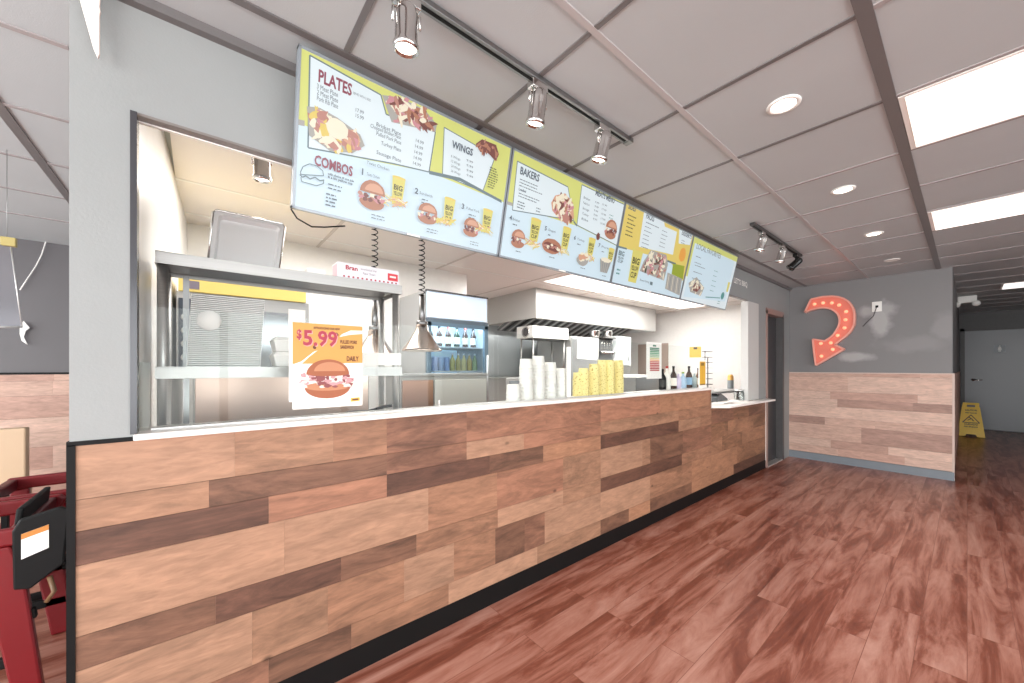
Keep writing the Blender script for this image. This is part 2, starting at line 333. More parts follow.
# storefront behind the camera and on the street side (daylight openings with mullions)
sw = MB().box(XS, XS+.12, YB, YD, 0, .35, M_grey2).box(XS, XS+.12, YB, YD, 2.3, ZC, M_grey2).box(XS, XS+.12, 5.5, YD, .35, 2.3, M_grey2)
struct(sw.build('wall_street'))
sb = MB().box(-5.5, XS+.12, YB-.12, YB, 0, .3, M_grey2).box(-5.5, XS+.12, YB-.12, YB, 2.35, ZC, M_grey2).box(-5.5, -5.2, YB-.12, YB, .3, 2.35, M_grey2).box(-1.9, -1.8, YB-.12, YB, .3, 2.35, M_grey2)
struct(sb.build('wall_rear'))
n = 1
for y in (-3.1, -1.4, .3, 2.0, 3.7):
    fr = MB(); y1 = y+1.7
    for a in ((y, y+.05, .35, 2.3), (y1-.05, y1, .35, 2.3), (y, y1, .35, .4), (y, y1, 2.25, 2.3)): fr.box(XS+.03, XS+.09, *a, M_black)
    o = struct(fr.build('window_%d' % n)); MB().box(XS+.055, XS+.062, y+.05, y1-.05, .4, 2.25, M_glass).build('pane', None, o); n += 1
for x, x1 in ((-1.8, 0), (0, 1.8), (1.8, 3.6), (-5.2, -3.55), (-3.55, -1.9)):  # last two openings added to let light into the left room
    fr = MB()
    for a in ((x, x+.05, .3, 2.35), (x1-.05, x1, .3, 2.35), (x, x1, .3, .35), (x, x1, 2.3, 2.35)): fr.box(a[0], a[1], YB-.09, YB-.03, a[2], a[3], M_black)
    o = struct(fr.build('window_%d' % n)); MB().box(x+.05, x1-.05, YB-.062, YB-.055, .35, 2.3, M_glass).build('pane', None, o); n += 1
# dining area behind the column
struct(MB().box(XB-.1, XB, -3.2, -.35, 0, ZC, mat('left_room_wall_paint', '5f5c5f', .45)).build('wall_left'))
# kitchen shell
kw = MB()
kw.prism([(XC-TH, -.16, 0), (XC-TH, -.27, 0), (-5.35, -.17, 0), (-5.35, .0, 0), (KB, -.06, 0)], (0, 0, ZC), M_kwall)
kw.prism([(-1.75, -.27, 0), (-1.75, -.285, 0), (XB, -.35, 0), (XB, -.18, 0)], (0, 0, ZC), M_grey2)
struct(kw.build('wall_kitchen_side'))
struct(MB().box(KB-.1, KB, -.06, 2.48, 0, ZC, M_kwall).box(-5.1, KB-.1, 2.40, 2.48, 0, ZC, M_kwall).build('wall_kitchen_back'))
struct(MB().box(-5.1, -4.97, 2.48, KE, 0, ZC, M_kwall).build('wall_hood'))
struct(MB().box(-5.1, XC-TH, KE, KE+.1, 0, ZC, M_kwall).build('wall_kitchen_end'))
kc = MB().box(-5.1, XC-TH, -.1, KE, ZC-.02, ZC-.001, M_kceil)
for x in (-2.36, -2.97, -3.58): kc.box(x-.012, x+.012, -.1, KE, ZC-.024, ZC-.018, M_white)
for k in range(1, 7): y = -.02+1.22*k-.35; kc.box(-5.0, XC-TH, y-.012, y+.012, ZC-.025, ZC-.018, mat('kitchen_bar', 'c9beb6', .4))
struct(kc.build('trim_5'))

# ------------------------------------------------------------------ plank cladding
PAL = {'L': 'ab836a', 'l': 'a17960', 'M': '9f745b', 'm': '8e6450', 'D': '795644', 'd': '69483a', 'R': 'a0715a', 'T': 'a97b5f', 't': '966c52'}
def planks(mb, rows, place, gap=.0007):
    for z0, z1, segs in rows:
        for y0, y1, c in segs:
            col = lin(PAL[c]); j = random.uniform(.94, 1.06)
            place(mb, y0+.0002, y1-.0002, z0+gap, z1-gap, tuple(min(1, v*j) for v in col)+(random.random(),))
rows = [
 (.893, 1.049, [(-.268, .10, 'L'), (.10, .42, 'l'), (.42, .64, 'M'), (.64, 1.055, 'm'), (1.055, 1.62, 'R'), (1.62, 2.157, 'R'), (2.157, 2.95, 'R'), (2.95, 3.94, 'T')]),
 (.802, .893, [(-.268, .03, 'l'), (.03, .64, 'D'), (.64, 1.055, 'm'), (1.055, 1.444, 'L'), (1.444, 2.157, 'R'), (2.157, 3.27, 'l'), (3.27, 3.94, 'M')]),
 (.704, .802, [(-.268, .2, 'd'), (.2, .64, 'R'), (.64, 1.2, 'd'), (1.2, 1.6, 'D'), (1.6, 2.157, 'T'), (2.157, 3.27, 'd'), (3.27, 3.7, 'l'), (3.7, 3.94, 'M')]),
 (.500, .704, [(-.268, .25, 'L'), (.25, .84, 'L'), (.84, 1.25, 'M'), (1.25, 1.774, 'R'), (1.774, 2.157, 'l'), (2.157, 2.686, 'L'), (2.686, 2.80, 'l'), (2.80, 3.35, 'D'), (3.35, 3.94, 'm')]),
 (.402, .500, [(-.268, .048, 'D'), (.048, .45, 'd'), (.45, .78, 'D'), (.78, 1.255, 'M'), (1.255, 1.774, 'L'), (1.774, 2.157, 'l'), (2.157, 2.75, 'd'), (2.75, 3.33, 'd'), (3.33, 3.94, 'M')]),
 (.210, .402, [(-.268, .15, 'L'), (.15, .40, 'l'), (.40, .72, 'M'), (.72, .98, 'L'), (.98, 1.238, 'M'), (1.238, 1.45, 'D'), (1.45, 1.612, 'm'), (1.612, 2.157, 'L'), (2.157, 2.798, 'L'), (2.798, 3.519, 'M'), (3.519, 3.94, 'T')]),
 (.107, .210, [(-.268, .20, 'm'), (.20, .49, 'D'), (.49, .95, 'M'), (.95, 1.55, 'L'), (1.55, 2.157, 'l'), (2.157, 2.5, 'D'), (2.5, 2.8, 'T'), (2.8, 3.519, 'D'), (3.519, 3.94, 'T')])]
rows2 = [
 (.704, .862, [(3.94, 4.5, 'm'), (4.5, 4.95, 't'), (4.95, 5.53, 'm')]),
 (.55, .704, [(3.94, 4.35, 't'), (4.35, 5.1, 'T'), (5.1, 5.53, 't')]),
 (.402, .55, [(3.94, 4.2, 'T'), (4.2, 4.75, 't'), (4.75, 5.53, 'T')]),
 (.210, .402, [(3.94, 4.6, 'T'), (4.6, 5.53, 't')]),
 (.107, .210, [(3.94, 4.5, 'T'), (4.5, 5.53, 'd')])]
ct = thing('service_counter', 'long plank clad service counter with black kickboard in front of kitchen', 'counter', (-1.7, 1.85, 0))
MB().box(XC-.10, XC-.014, -.27, 3.94, .1, 1.049, M_dark).box(XC-.10, XC-.014, 3.94, 5.52, .1, .862, M_dark).build('body', None, ct)
cl = MB(); planks(cl, rows, lambda mb, y0, y1, z0, z1, c: mb.box(XC-.013, XC, y0, y1, z0, z1, M_woodY, c)); planks(cl, rows2, lambda mb, y0, y1, z0, z1, c: mb.box(XC-.013, XC, y0, y1, z0, z1, M_woodY, c))
cl.build('plank_cladding', None, ct)
MB().box(XC-.06, XC-.002, -.28, 5.53, 0, .106, M_black).build('kickboard', None, ct)
MB().box(XC-.10, XC+.004, -.285, -.268, 0, 1.052, M_black).box(XC-.10, XC+.004, -.285, -.15, 1.049, 1.062, M_black).build('edge_trim', None, ct)
MB().box(XC-.012, XC+.003, 5.52, 5.535, .1, .862, M_white).build('end_trim', None, ct)
MB().box(XC-.10, XC, 3.925, 3.945, .862, 1.049, M_white).build('step_panel', None, ct)
tag(MB().box(-1.81, -1.615, -.15, 3.96, 1.0495, 1.0695, M_solid).build('counter_ledge', None, None, .004), 'long white solid ledge capping the plank clad counter', 'ledge')
tag(MB().prism([(-2.05, 3.96, .863), (-1.66, 3.96, .863), (-1.52, 4.12, .863), (-1.50, 5.45, .863), (-1.62, 5.5, .863), (-1.62, 4.9, .863), (-2.05, 4.9, .863)], (0, 0, .022), M_solid).build('pickup_shelf', None, None, .004), 'white low pickup shelf jutting out at the far end of the counter', 'shelf')
# wood wainscot on the arrow block and in the left room
PAL.update({'p': 'd2b2a2', 'q': 'c9a696', 'r': 'bd9889', 's': 'ad8a7d'})
def wains(rowh, x0, x1, z0, z1, lens, cols):
    rws = []; z = z0; i = 0
    while z < z1-.01:
        h = rowh[i % len(rowh)]; zt = min(z1, z+h); x = x0; sg = []
        while x < x1-.01:
            xe = min(x1, x+random.uniform(*lens))
            if x1-xe < .15: xe = x1
            sg.append((x, xe, random.choice(cols))); x = xe
        rws.append((z, zt, sg)); z = zt; i += 1
    return rws
wm = MB(); planks(wm, wains([.1, .1, .2, .1, .15], -1.63, XW, .10, 1.195, (.35, .9), 'ppqqprs'), lambda mb, a, b_, z0, z1, c: mb.box(a, b_, YW-.013, YW-.001, z0, z1, M_woodX, c))
planks(wm, wains([.1, .2], YW-.01, YD, .1, 1.195, (.6, 1.2), 'rs'), lambda mb, a, b_, z0, z1, c: mb.box(XW+.001, XW+.012, a, b_, z0, z1, M_woodY, c))
struct(wm.build('trim_6'))
struct(MB().box(-1.63, XW+.014, YW-.02, YW-.001, 1.195, 1.207, mat('wainscot_cap', 'c9b3a8', .4)).box(XW-.002, XW+.016, YW-.015, YW-.001, .0, 1.2, mat('wainscot_cap', 'c9b3a8', .4)).build('trim_7'))
struct(MB().box(-1.63, XW+.014, YW-.018, YW-.001, 0, .095, mat('grey_baseboard', '7c848c', .4)).build('baseboard_arrow'))
wm = MB(); planks(wm, wains([.13, .13, .2], -3.1, -.36, .1, 1.21, (.5, 1.0), 'pqqr'), lambda mb, a, b_, z0, z1, c: mb.box(XB+.001, XB+.013, a, b_, z0, z1, M_woodY, c))
struct(wm.build('trim_8'))
struct(MB().box(XB, XB+.02, -3.1, -.36, 1.212, 1.228, M_black).build('trim_9'))

# ------------------------------------------------------------------ ceiling lights
def panel_light(x0, x1, y0, y1, z, label, group, nm='light_panel'):
    t = thing('ceiling_light', label, 'ceiling light', ((x0+x1)/2, (y0+y1)/2, z), group)
    MB().box(x0, x1, y0, y1, z-.006, z-.002, M_white).build('frame', None, t)
    MB().box(x0+.02, x1-.02, y0+.02, y1-.02, z-.009, z-.0061, M_lamp).build('diffuser', None, t)
panel_light(-.185, 1.0, Y0+.61*2+.012, Y0+.61*3-.012, ZC, 'large white ceiling light panel nearest the viewer at top right', 'ceiling light panels over the dining floor')
panel_light(-.185, 1.0, Y0+.61*5+.012, Y0+.61*6-.012, ZC, 'second white ceiling light panel, before the grey arrow wall', 'ceiling light panels over the dining floor')
panel_light(.30, 1.5, Y0+.61*12+.012, Y0+.61*13-.012, ZC, 'distant white ceiling light panel in the corridor by the grey door', 'ceiling light panels over the dining floor')
for i, (y0, y1) in enumerate(((3.41, 4.59), (4.63, 5.81), (5.85, 7.03))):
    panel_light(-3.5, -2.95, y0, y1, ZC-.019, ['kitchen ceiling light panel left of the other two, above the hood front', 'middle kitchen ceiling light panel seen under the third menu screen', 'kitchen ceiling light panel farthest right, under the last menu screen'][i], 'kitchen ceiling light panels', 'kitchen_light_panel')
dl = None
for i, y in enumerate((1.94, 3.16, 4.40, 5.62)):
    labs = ['lit round recessed downlight nearest the viewer', 'lit round recessed downlight, second nearest', 'lit round recessed downlight, third from the viewer', 'unlit white recessed downlight nearest the arrow wall']
    t = thing('recessed_downlight', labs[i], 'downlight', (-.505, y, ZC), 'recessed downlights in the grey ceiling')
    MB().lathe((-.505, y, ZC), [(.062, 0), (.062, -.005), (.048, -.007), (.044, -.002)], 24, M_white).build('trim_ring', None, t)
    MB().lathe((-.505, y, ZC), [(0, -.003), (.045, -.003)], 24, M_bulb if i < 3 else M_white).build('lens', None, t)
    if i < 3:
        l = bpy.data.lights.new('downlight_glow', 'SPOT'); l.energy = 16; l.spot_size = radians(150); l.spot_blend = .6; l.shadow_soft_size = .06; l.color = (1, .9, .82)
        o = bpy.data.objects.new('downlight_glow', l); C.objects.link(o); o.location = (-.505, y, ZC-.02)
def track_head(i, P, aim, label, group, lit=True, dark=False):
    """small can spot hanging from a track at P, pointing along aim"""
    mm = M_chrome if not dark else M_blackg
    P = Vector(P); aim = Vector(aim).normalized(); t = thing('track_spotlight', label, 'spotlight', P, group)
    MB().box(P.x-.018, P.x+.018, P.y-.04, P.y+.04, P.z-.03, P.z, mm).build('mount', None, t, .003)
    c = P+Vector((0, 0, -.085)); side = aim.cross(Vector((0, 0, 1)));
    side = side.normalized() if side.length > .1 else Vector((0, 1, 0))
    yk = MB()
    for s in (-1, 1): yk.tube([P+Vector((0, 0, -.03)), P+side*.04*s+Vector((0, 0, -.045)), c+side*.04*s], .004, 6, mm)
    yk.build('yoke', None, t)
    MB().lathe(c-aim*.045, [(0, -.012), (.02, -.01), (.03, 0), (.033, .02), (.033, .09), (.038, .1), (.038, .115), (.033, .115), (.026, .085), (0, .08)], 20, mm, axis=aim).build('lamp_can', None, t)
    MB().lathe(c-aim*.045, [(0, .104), (.031, .106)], 16, M_bulb if lit else M_black, axis=aim).build('bulb', None, t)
    if lit:
        l = bpy.data.lights.new('spot_glow', 'SPOT'); l.energy = 5; l.spot_size = radians(95); l.spot_blend = .7; l.shadow_soft_size = .03; l.color = (1, .84, .72)
        o = bpy.data.objects.new('spot_glow', l); C.objects.link(o); o.location = c+aim*.085; o.rotation_euler = aim.to_track_quat('-Z', 'Y').to_euler()
def track(x, y0, y1, z, label, mm=M_steeld):
    t = thing('light_track', label, 'light track', (x, (y0+y1)/2, z))
    MB().box(x-.018, x+.018, y0, y1, z-.02, z, mm).build('rail', None, t, .002)
    MB().box(x-.006, x+.006, y0+.02, y1-.02, z-.0215, z-.02, M_black).build('slot', None, t)
    MB().box(x-.02, x+.02, y1-.01, y1+.02, z-.022, z, mm).build('end_cap', None, t)
track(-1.07, -.2, 1.63, ZC-.004, 'long grey metal light track on the ceiling in front of the first menu screens')
for i, (y, a) in enumerate(((.48, (-.1, .02, -1)), (1.02, (-.25, .02, -1)), (1.43, (-.3, -.05, -1)))):
    track_head(i, (-1.07, y, ZC-.026), a, ['chrome track spotlight nearest the viewer, upper left of the ceiling', 'middle chrome track spotlight on the long near track', 'chrome track spotlight at the far end of the long near track'][i], 'spotlights on the near ceiling track')
track(-1.07, 3.32, 4.62, ZC-.004, 'short dark light track on the ceiling by the last menu screen', mat('dark_track', '3c3a3a', .4))
for i, (y, a, lit, dk) in enumerate(((3.54, (-.3, 0, -1), True, False), (4.06, (-.3, 0, -1), True, False), (4.5, (-.75, -.35, -.8), False, True))):
    track_head(i, (-1.07, y, ZC-.026), a, ['lit spotlight at the near end of the short dark track', 'lit middle spotlight of the short dark track', 'unlit black spotlight at the far end of the short dark track'][i], 'spotlights on the far ceiling track', lit, dk)
track(-2.1, .05, 1.2, ZC-.024, 'light track on the kitchen ceiling behind the header', M_white)
track_head(0, (-2.1, .23, ZC-.105), (-.1, .05, -1), 'glowing spotlight hanging over the steel rack inside the kitchen', 'kitchen track')
MB().tube([(-2.1, .23, ZC-.04), (-2.1, .23, ZC-.11)], .008, 8, M_white).build('drop_stem', None, [o for o in C.objects if o.get('label', '').startswith('glowing spotlight')][0])
em = thing('emergency_light', 'white twin head emergency light on the corridor ceiling beyond the arrow wall', 'emergency light', (-.01, 9.4, ZC))
MB().box(-.10, .10, 9.36, 9.44, ZC-.11, ZC, M_white).build('housing', None, em, .01)
for s in (-1, 1): MB().lathe((s*.10-.01, 9.36, ZC-.12), [(0, .0), (.035, .005), (.045, .05), (0, .05)], 14, M_white, axis=(0, -1, -.3)).build('lamp_head', None, em)

# ------------------------------------------------------------------ menu screens
BB = Vector((-1.5756, 0, 1.8567)); BT = Vector((-1.4548, 0, 2.3752)); BV = (BT-BB).normalized(); BU = Vector((0, 1, 0)); BN = Vector((BV.z, 0, -BV.x)); BH = (BT-BB).length
def bp(px, py):
    r = ray(px, py); k = BN.dot(BB-Vector((0, 0, CH)))/BN.dot(r); p = r*k+Vector((0, 0, CH)); return p.y, BV.dot(p-BB)
def bpt(u, v, w=0): return BB+BU*u+BV*v+BN*w
E_ = .42
def scr(n, c, e=E_):
    m = mat('screen_'+n, c, .3, emit=.62); b = m.node_tree.nodes['Principled BSDF']; b.inputs['Base Color'].default_value = tuple(v*.35 for v in lin(c))+(1,); return m
S_blue = scr('pale_blue', 'cfe3ee'); S_panel = scr('panel_white', 'dde9ee'); S_yg = scr('yellow_green', 'd2d67c'); S_y = scr('yellow', 'dfca70'); S_ln = scr('line_grey', '6d7f86', .15)
S_mar = scr('maroon', '8f4a5a', .2); S_tx = scr('text_grey', '5b6672', .15); S_bun = scr('bun', 'b07a62', .25); S_bun2 = scr('bun_light', 'd2a187', .25); S_meat = scr('meat', '7b4a44', .2)
S_meat2 = scr('meat_pale', 'b98478', .25); S_fry = scr('fries', 'dcc46a', .3); S_crm = scr('cream', 'eae2cc', .35); S_tray = scr('tray_grey', 'a9a6a0', .3); S_cup = scr('cup_yellow', 'd8cf74', .3)
S_dk = scr('dark', '4c4a3a', .1); S_gr = scr('leaf_green', '9aa83e', .3); S_pink = scr('pink', 'c98d94', .25); S_teal = scr('teal', '4f8f8c', .2); S_or = scr('orange', 'e6a552', .3)
class Scr:
    def __init__(s, x0, y0, k): s.mb = MB(); s.x0 = x0; s.y0 = y0; s.k = k; s.lay = 0
    def uv(s, x, y): return bp(s.x0+x/s.k, s.y0+y/s.k)
    def poly(s, pts, m, uv=False):
        s.lay += 1; w = .0010+.00004*s.lay
        q = [p if uv else s.uv(*p) for p in pts]
        s.mb.raw([bpt(u, v, w) for u, v in q], [tuple(range(len(q)))], m)
    def line(s, pts, m, wd=.004, closed=False):
        q = [s.uv(*p) for p in pts]
        if closed: q.append(q[0])
        for (a, b), (c, d) in zip(q, q[1:]):
            l = hypot(c-a, d-b) or 1; nx, ny = -(d-b)/l*wd/2, (c-a)/l*wd/2
            s.poly([(a+nx, b+ny), (c+nx, d+ny), (c-nx, d-ny), (a-nx, b-ny)], m, True)
    def blob(s, u, v, ru, rv, m, jag=.0, n=18, rot=0, half=None, seed=None):
        r = random.Random(seed if seed is not None else int(u*9999+v*777)); pts = []
        for k in range(n):
            t = 2*pi*k/n
            if half == 'top': t = pi*k/(n-1)
            if half == 'bot': t = pi+pi*k/(n-1)
            j = 1+r.uniform(-jag, jag); a, b = cos(t)*ru*j, sin(t)*rv*j
            pts.append((u+a*cos(rot)-b*sin(rot), v+a*sin(rot)+b*cos(rot)))
        s.poly(pts, m, True)
    def text(s, txt, a, b, m, h=None, bold=True):
        (u0, v0), (u1, v1) = s.uv(*a), s.uv(*b); s.lay += 1
        put_text(s.mb, txt, bpt(u0, v0), BU, BV, BN, width=None if len(txt) == 1 else u1-u0, height=h, w=.0010+.00004*s.lay, mt=m, bold=bold)
    def bars(s, a, n, dy, ln, m=None, h=.0035, seed=1):
        """rows of small print too fine to read, as thin broken strokes"""
        r = random.Random(seed); u, v = s.uv(*a)
        for i in range(n):
            x = u; vv = v-i*dy; end = u+ln*r.uniform(.7, 1)
            while x < end:
                l = r.uniform(.006, .02); s.poly([(x, vv), (min(x+l, end), vv), (min(x+l, end), vv+h), (x, vv+h)], m or S_tx, True); x += l+.004
    def cup(s, u, v, w, h, big=True):
        s.poly([(u-w*.38, v), (u+w*.38, v), (u+w*.5, v+h), (u-w*.5, v+h)], S_cup, True)
        s.blob(u, v+h, w*.52, w*.10, S_y)
        if big:
            s.lay += 1; put_text(s.mb, 'BIG', bpt(u-w*.34, v+h*.55), BU, BV, BN, width=w*.68, height=h*.18, w=.001+.00004*s.lay, mt=S_dk)
            s.lay += 1; put_text(s.mb, 'YELLOW', bpt(u-w*.34, v+h*.36), BU, BV, BN, width=w*.68, height=h*.13, w=.001+.00004*s.lay, mt=S_dk)
            s.lay += 1; put_text(s.mb, 'CUP', bpt(u-w*.28, v+h*.14), BU, BV, BN, width=w*.56, height=h*.16, w=.001+.00004*s.lay, mt=S_dk)
    def fries(s, u, v, w, h, seed=3):
        r = random.Random(seed)
        for k in range(26):
            a = r.uniform(-.9, .9); x = u+r.uniform(-w, w)*.42; y = v+r.uniform(0, h*.75)*(1-abs(x-u)/w); l = w*.22
            dx, dy = cos(a)*l, sin(a)*l
            s.poly([(x-dx, y-dy), (x+dx, y+dy), (x+dx-.003, y+dy+.005), (x-dx-.003, y-dy+.005)], r.choice([S_fry, S_fry, S_cup, S_crm, S_bun2]), True)
    def burger(s, u, v, w, h, seed=1):
        r = random.Random(seed)
        s.blob(u, v+h*.26, w*.46, h*.26, S_bun, .02, 16, half='bot'); s.blob(u, v+h*.27, w*.46, h*.12, S_bun, .05)
        for k in range(16): s.blob(u+r.uniform(-.44, .44)*w, v+h*r.uniform(.3, .5), w*.10, h*.07, r.choice([S_meat, S_meat2, S_meat, S_pink, S_crm]), .25, 9, r.uniform(0, 3), seed=k)
        s.blob(u, v+h*.55, w*.47, h*.45, S_bun, .02, 18, half='top'); s.blob(u+w*.05, v+h*.62, w*.34, h*.28, S_bun2, .03, 16, half='top')
    def heap(s, pts, tray, cols, n, sz, seed=1):
        """a pictured tray of food: outline plus irregular pieces"""
        r = random.Random(seed); q = [s.uv(*p) for p in pts]; s.poly(q, tray, True)
        us = [p[0] for p in q]; vs = [p[1] for p in q]; cu, cv = sum(us)/len(us), sum(vs)/len(vs)
        for k in range(n):
            i = r.randrange(len(q)); a, b = q[i], q[(i+1) % len(q)]; t = r.random(); f = math.sqrt(r.random())*.86
            u = cu+(a[0]+(b[0]-a[0])*t-cu)*f; v = cv+(a[1]+(b[1]-a[1])*t-cv)*f
            s.blob(u, v, sz*r.uniform(.6, 1.5), sz*r.uniform(.25, .6), r.choice(cols), .3, 9, r.uniform(0, 3), seed=seed*100+k)
YS = [.262, 1.214, 2.192, 3.177, 4.136]
def screen_tv(i, label):
    y0, y1 = YS[i]+.003, YS[i+1]-.003
    t = thing('menu_screen', label, 'menu screen', bpt((y0+y1)/2, 0, -.03), 'menu screens above the counter')
    f = MB(); b_ = .009
    for a in ((y0, y1, 0, b_), (y0, y1, BH-b_, BH), (y0, y0+b_, 0, BH), (y1-b_, y1, 0, BH)): f.frame_box(BB, BU, BV, BN, *a, -.03, .003, mat('screen_bezel', '8b9299', .3, .3))
    f.frame_box(BB, BU, BV, BN, y0+.002, y1-.002, .002, BH-.002, -.05, -.004, M_dark)
    f.build('casing', None, t)
    for yy in (y0+.25, y1-.25): MB().prism([(XC, yy-.02, 2.10), (XC, yy-.02, 2.30), tuple(bpt(yy-.02, .40, -.05)), tuple(bpt(yy-.02, .2, -.05))], (0, .04, 0), M_dark).build('wall_bracket', None, t)
    MB().frame_box(BB, BU, BV, BN, (y0+y1)/2-.03, (y0+y1)/2+.03, .001, .008, .003, .004, M_white).build('maker_plate', None, t)
    return t, (y0+b_, y1-b_)
def base(S, u0, u1, m):
    b_ = .009; S.mb.frame_box(BB, BU, BV, BN, u0, u1, b_, BH-b_, -.004, .001, m)
# screen 1
t, (u0, u1) = screen_tv(0, 'nearest and largest looking menu screen, headed PLATES, COMBOS and WINGS')
S = Scr(270, 30, 2.844); base(S, u0, u1, S_blue); TOP = BH-.0095
def topu(S, x, y): return S.uv(x, y)[0]
S.poly([(u0, TOP), (u1, TOP), (u1, S.uv(658, 488)[1]), S.uv(455, 405), (u0+.04, S.uv(108, 335)[1]), (u0+.04, S.uv(72, 262)[1]), (u0, S.uv(72, 262)[1])], S_yg, True)
S.poly([(u0, S.uv(72, 262)[1]), (u0+.05, S.uv(72, 262)[1]), (u0+.05, .01), (u0, .01)], S_blue, True)
P1 = [(113, 72), (315, 185), (330, 240), (470, 290), (452, 404), (350, 380), (108, 335)]
S.poly(P1, S_panel); S.line(P1, S_ln, .005, True)
P2 = [(495, 277), (640, 360), (604, 460), (490, 412)]; S.poly(P2, S_panel); S.line(P2, S_ln, .004, True)
S.poly([(452, 400), (540, 420), (658, 484), (658, 492), (540, 430), (452, 410)], S_ln)
S.poly([(72, 252), (98, 258), (98, 274), (72, 268)], S_tray)
S.text('PLATES', (137, 146), (232, 184), S_mar, .038)
for k, x in enumerate(('3 Meat Plate', '2 Meat Plate', 'Pork Rib Plate')): S.text(x, (133, 166+17*k), (193, 187+17*k), S_tx, .016, False)
S.text('SERVED WITH 2 SIDES', (236, 182), (286, 200), S_tx, .008, False)
for k, x in enumerate(('17.99', '15.99')): S.text(x, (243, 232+16*k), (266, 238+16*k), S_tx, .013, False)
for k, x in enumerate(('Brisket Plate', 'Chopped Brisket Plate', 'Pulled Pork Plate', 'Turkey Plate', '', 'Sausage Plate')):
    if x: S.text(x, (320-(35 if k == 1 else 18 if k == 2 else 5 if k == 3 else 18), [273, 277, 299, 326, 340, 352][k]), (372, [292, 303, 326, 344, 352, 376][k]), S_tx, .014, False)
for k in range(5): S.text('14.99', (414-2*k, 318+16*k), (436-2*k, 325+16*k), S_tx, .012, False)
S.heap([(318, 185), (350, 190), (395, 205), (440, 228), (474, 270), (470, 290), (400, 275), (345, 262)], S_tray, [S_meat, S_meat2, S_crm, S_bun, S_pink, S_crm], 70, .022, 4)
S.heap([(104, 218), (140, 222), (190, 250), (255, 298), (268, 330), (235, 350), (170, 345), (110, 300)], S_tray, [S_meat2, S_crm, S_crm, S_bun2, S_pink, S_fry], 80, .022, 5)
uv = S.uv(190, 283); S.blob(uv[0], uv[1], .038, .034, S_crm, .05)
S.text('WINGS', (514, 334), (574, 352), S_tx, .028)
for k in range(4): S.text(('6 Wings', '12 Wings', '24 Wings', '36 Wings')[k], (512, 362+14*k), (538, 372+14*k), S_tx, .010, False); S.text('9.99', (556, 374+14*k), (574, 380+14*k), S_tx, .010, False)
S.heap([(582, 325), (600, 312), (640, 328), (648, 355), (640, 372), (615, 350), (595, 348)], S_meat, [S_meat, S_meat2, S_bun], 26, .016, 6)
S.bars((622, 392), 9, .011, .055, S_dk, .004)
S.text('COMBOS', (124, 384), (232, 415), S_mar, .034)
S.text('with choice of one side', (162, 412), (236, 434), S_tx, .008); S.text('& a big yellow cup', (162, 421), (232, 442), S_tx, .008)
u, v = S.uv(118, 400); ring = [(85+0, 405), (92, 390), (110, 382), (132, 388), (148, 402), (150, 416), (86, 412)]
S.line(ring, S_ln, .003, True); S.line([(83, 412), (90, 420), (100, 416), (112, 425), (126, 420), (140, 430), (152, 428)], S_ln, .004); S.line([(86, 420), (88, 432), (130, 444), (150, 438), (150, 430)], S_ln, .003)
S.bars((163, 440), 2, .014, .05, S_tx, .004, 2); S.bars((157, 468), 4, .013, .045, S_tx, .005, 3)
for k, (num, nx, ny, tx, bx, by, bw, bh, cx_, cy_, cw, chh) in enumerate((('1', 258, 412, 'Texas Chicken', 285, 512, .108, .112, 357, 500, .056, .110), ('2', 407, 465, 'Sandwich', 441, 552, .098, .088, 500, 553, .056, .112), ('3', 539, 508, 'Pulled Pork', 563, 588, .092, .086, 607, 575, .058, .104))):
    S.text(num, (nx, ny), (nx+8, ny+2), S_tx, .022); S.text(tx, (nx+14, ny+2), (nx+50, ny+17), S_tx, .011, False); S.bars((nx+20, ny+18), 2, .013, .04, S_tx, .004, k)
    u, v = S.uv(cx_, cy_); S.cup(u, v, cw, chh); S.fries(u-.012, v-.004, .10, .05, k+3)
    u, v = S.uv(bx, by); S.burger(u, v, bw, bh, k+9); S.bars((bx, by+14), 2, .012, .06, S_tx, .003, k+5)
S.text('Texas Chicken', (270, 382), (333, 408), S_tx, .011, False)
S.mb.build('display', None, t, recalc=False)
# screen 2
t, (u0, u1) = screen_tv(1, 'second menu screen, headed BAKERS, with the picture of a loaded baked potato')
S = Scr(490, 130, 3.596); base(S, u0, u1, S_blue)
S.poly([(u0, TOP), (u1, TOP), (u1, S.uv(457, 418)[1]), S.uv(312, 345), S.uv(200, 310), (u0+.02, S.uv(62, 262)[1]), (u0, S.uv(62, 262)[1])], S_yg, True)
P = [(98, 112), (280, 205), (300, 326), (80, 288)]; S.poly(P, S_panel); S.line(P, S_ln, .005, True)
P = [(330, 197), (482, 268), (455, 415), (312, 342)]; S.poly(P, S_panel); S.line(P, S_ln, .005, True)
S.poly([(62, 256), (80, 262), (80, 274), (62, 268)], S_tray)
S.line([(300, 328), (312, 345)], S_ln, .010)
S.text('BAKERS', (107, 157), (176, 181), S_tx, .034); S.text('MEATS MENU', (378, 233), (447, 258), S_tx, .030)
S.bars((107, 178), 3, .015, .17, S_tx, .004, 1); S.text('Loaded', (102, 216), (128, 222), S_tx, .012); S.bars((102, 228), 2, .014, .15, S_tx, .004, 2); S.bars((98, 258), 3, .014, .06, S_tx, .005, 3); S.bars((165, 282), 2, .015, .04, S_tx, .005, 4)
for k, x in enumerate(('Brisket', 'Pulled Pork', 'Sausage', 'Turkey', 'Ribs')):
    S.text(x, (335-2*k, 246+19*k), (358-2*k, 254+19*k), S_tx, .013, False); S.text('9.99', (376-2*k, 262+15*k), (390-2*k, 267+15*k), S_tx, .011, False); S.text('17.99', (402-2*k, 270+17*k), (418-2*k, 275+17*k), S_tx, .011, False)
S.bars((428, 306), 2, .018, .05, S_teal, .004, 7)
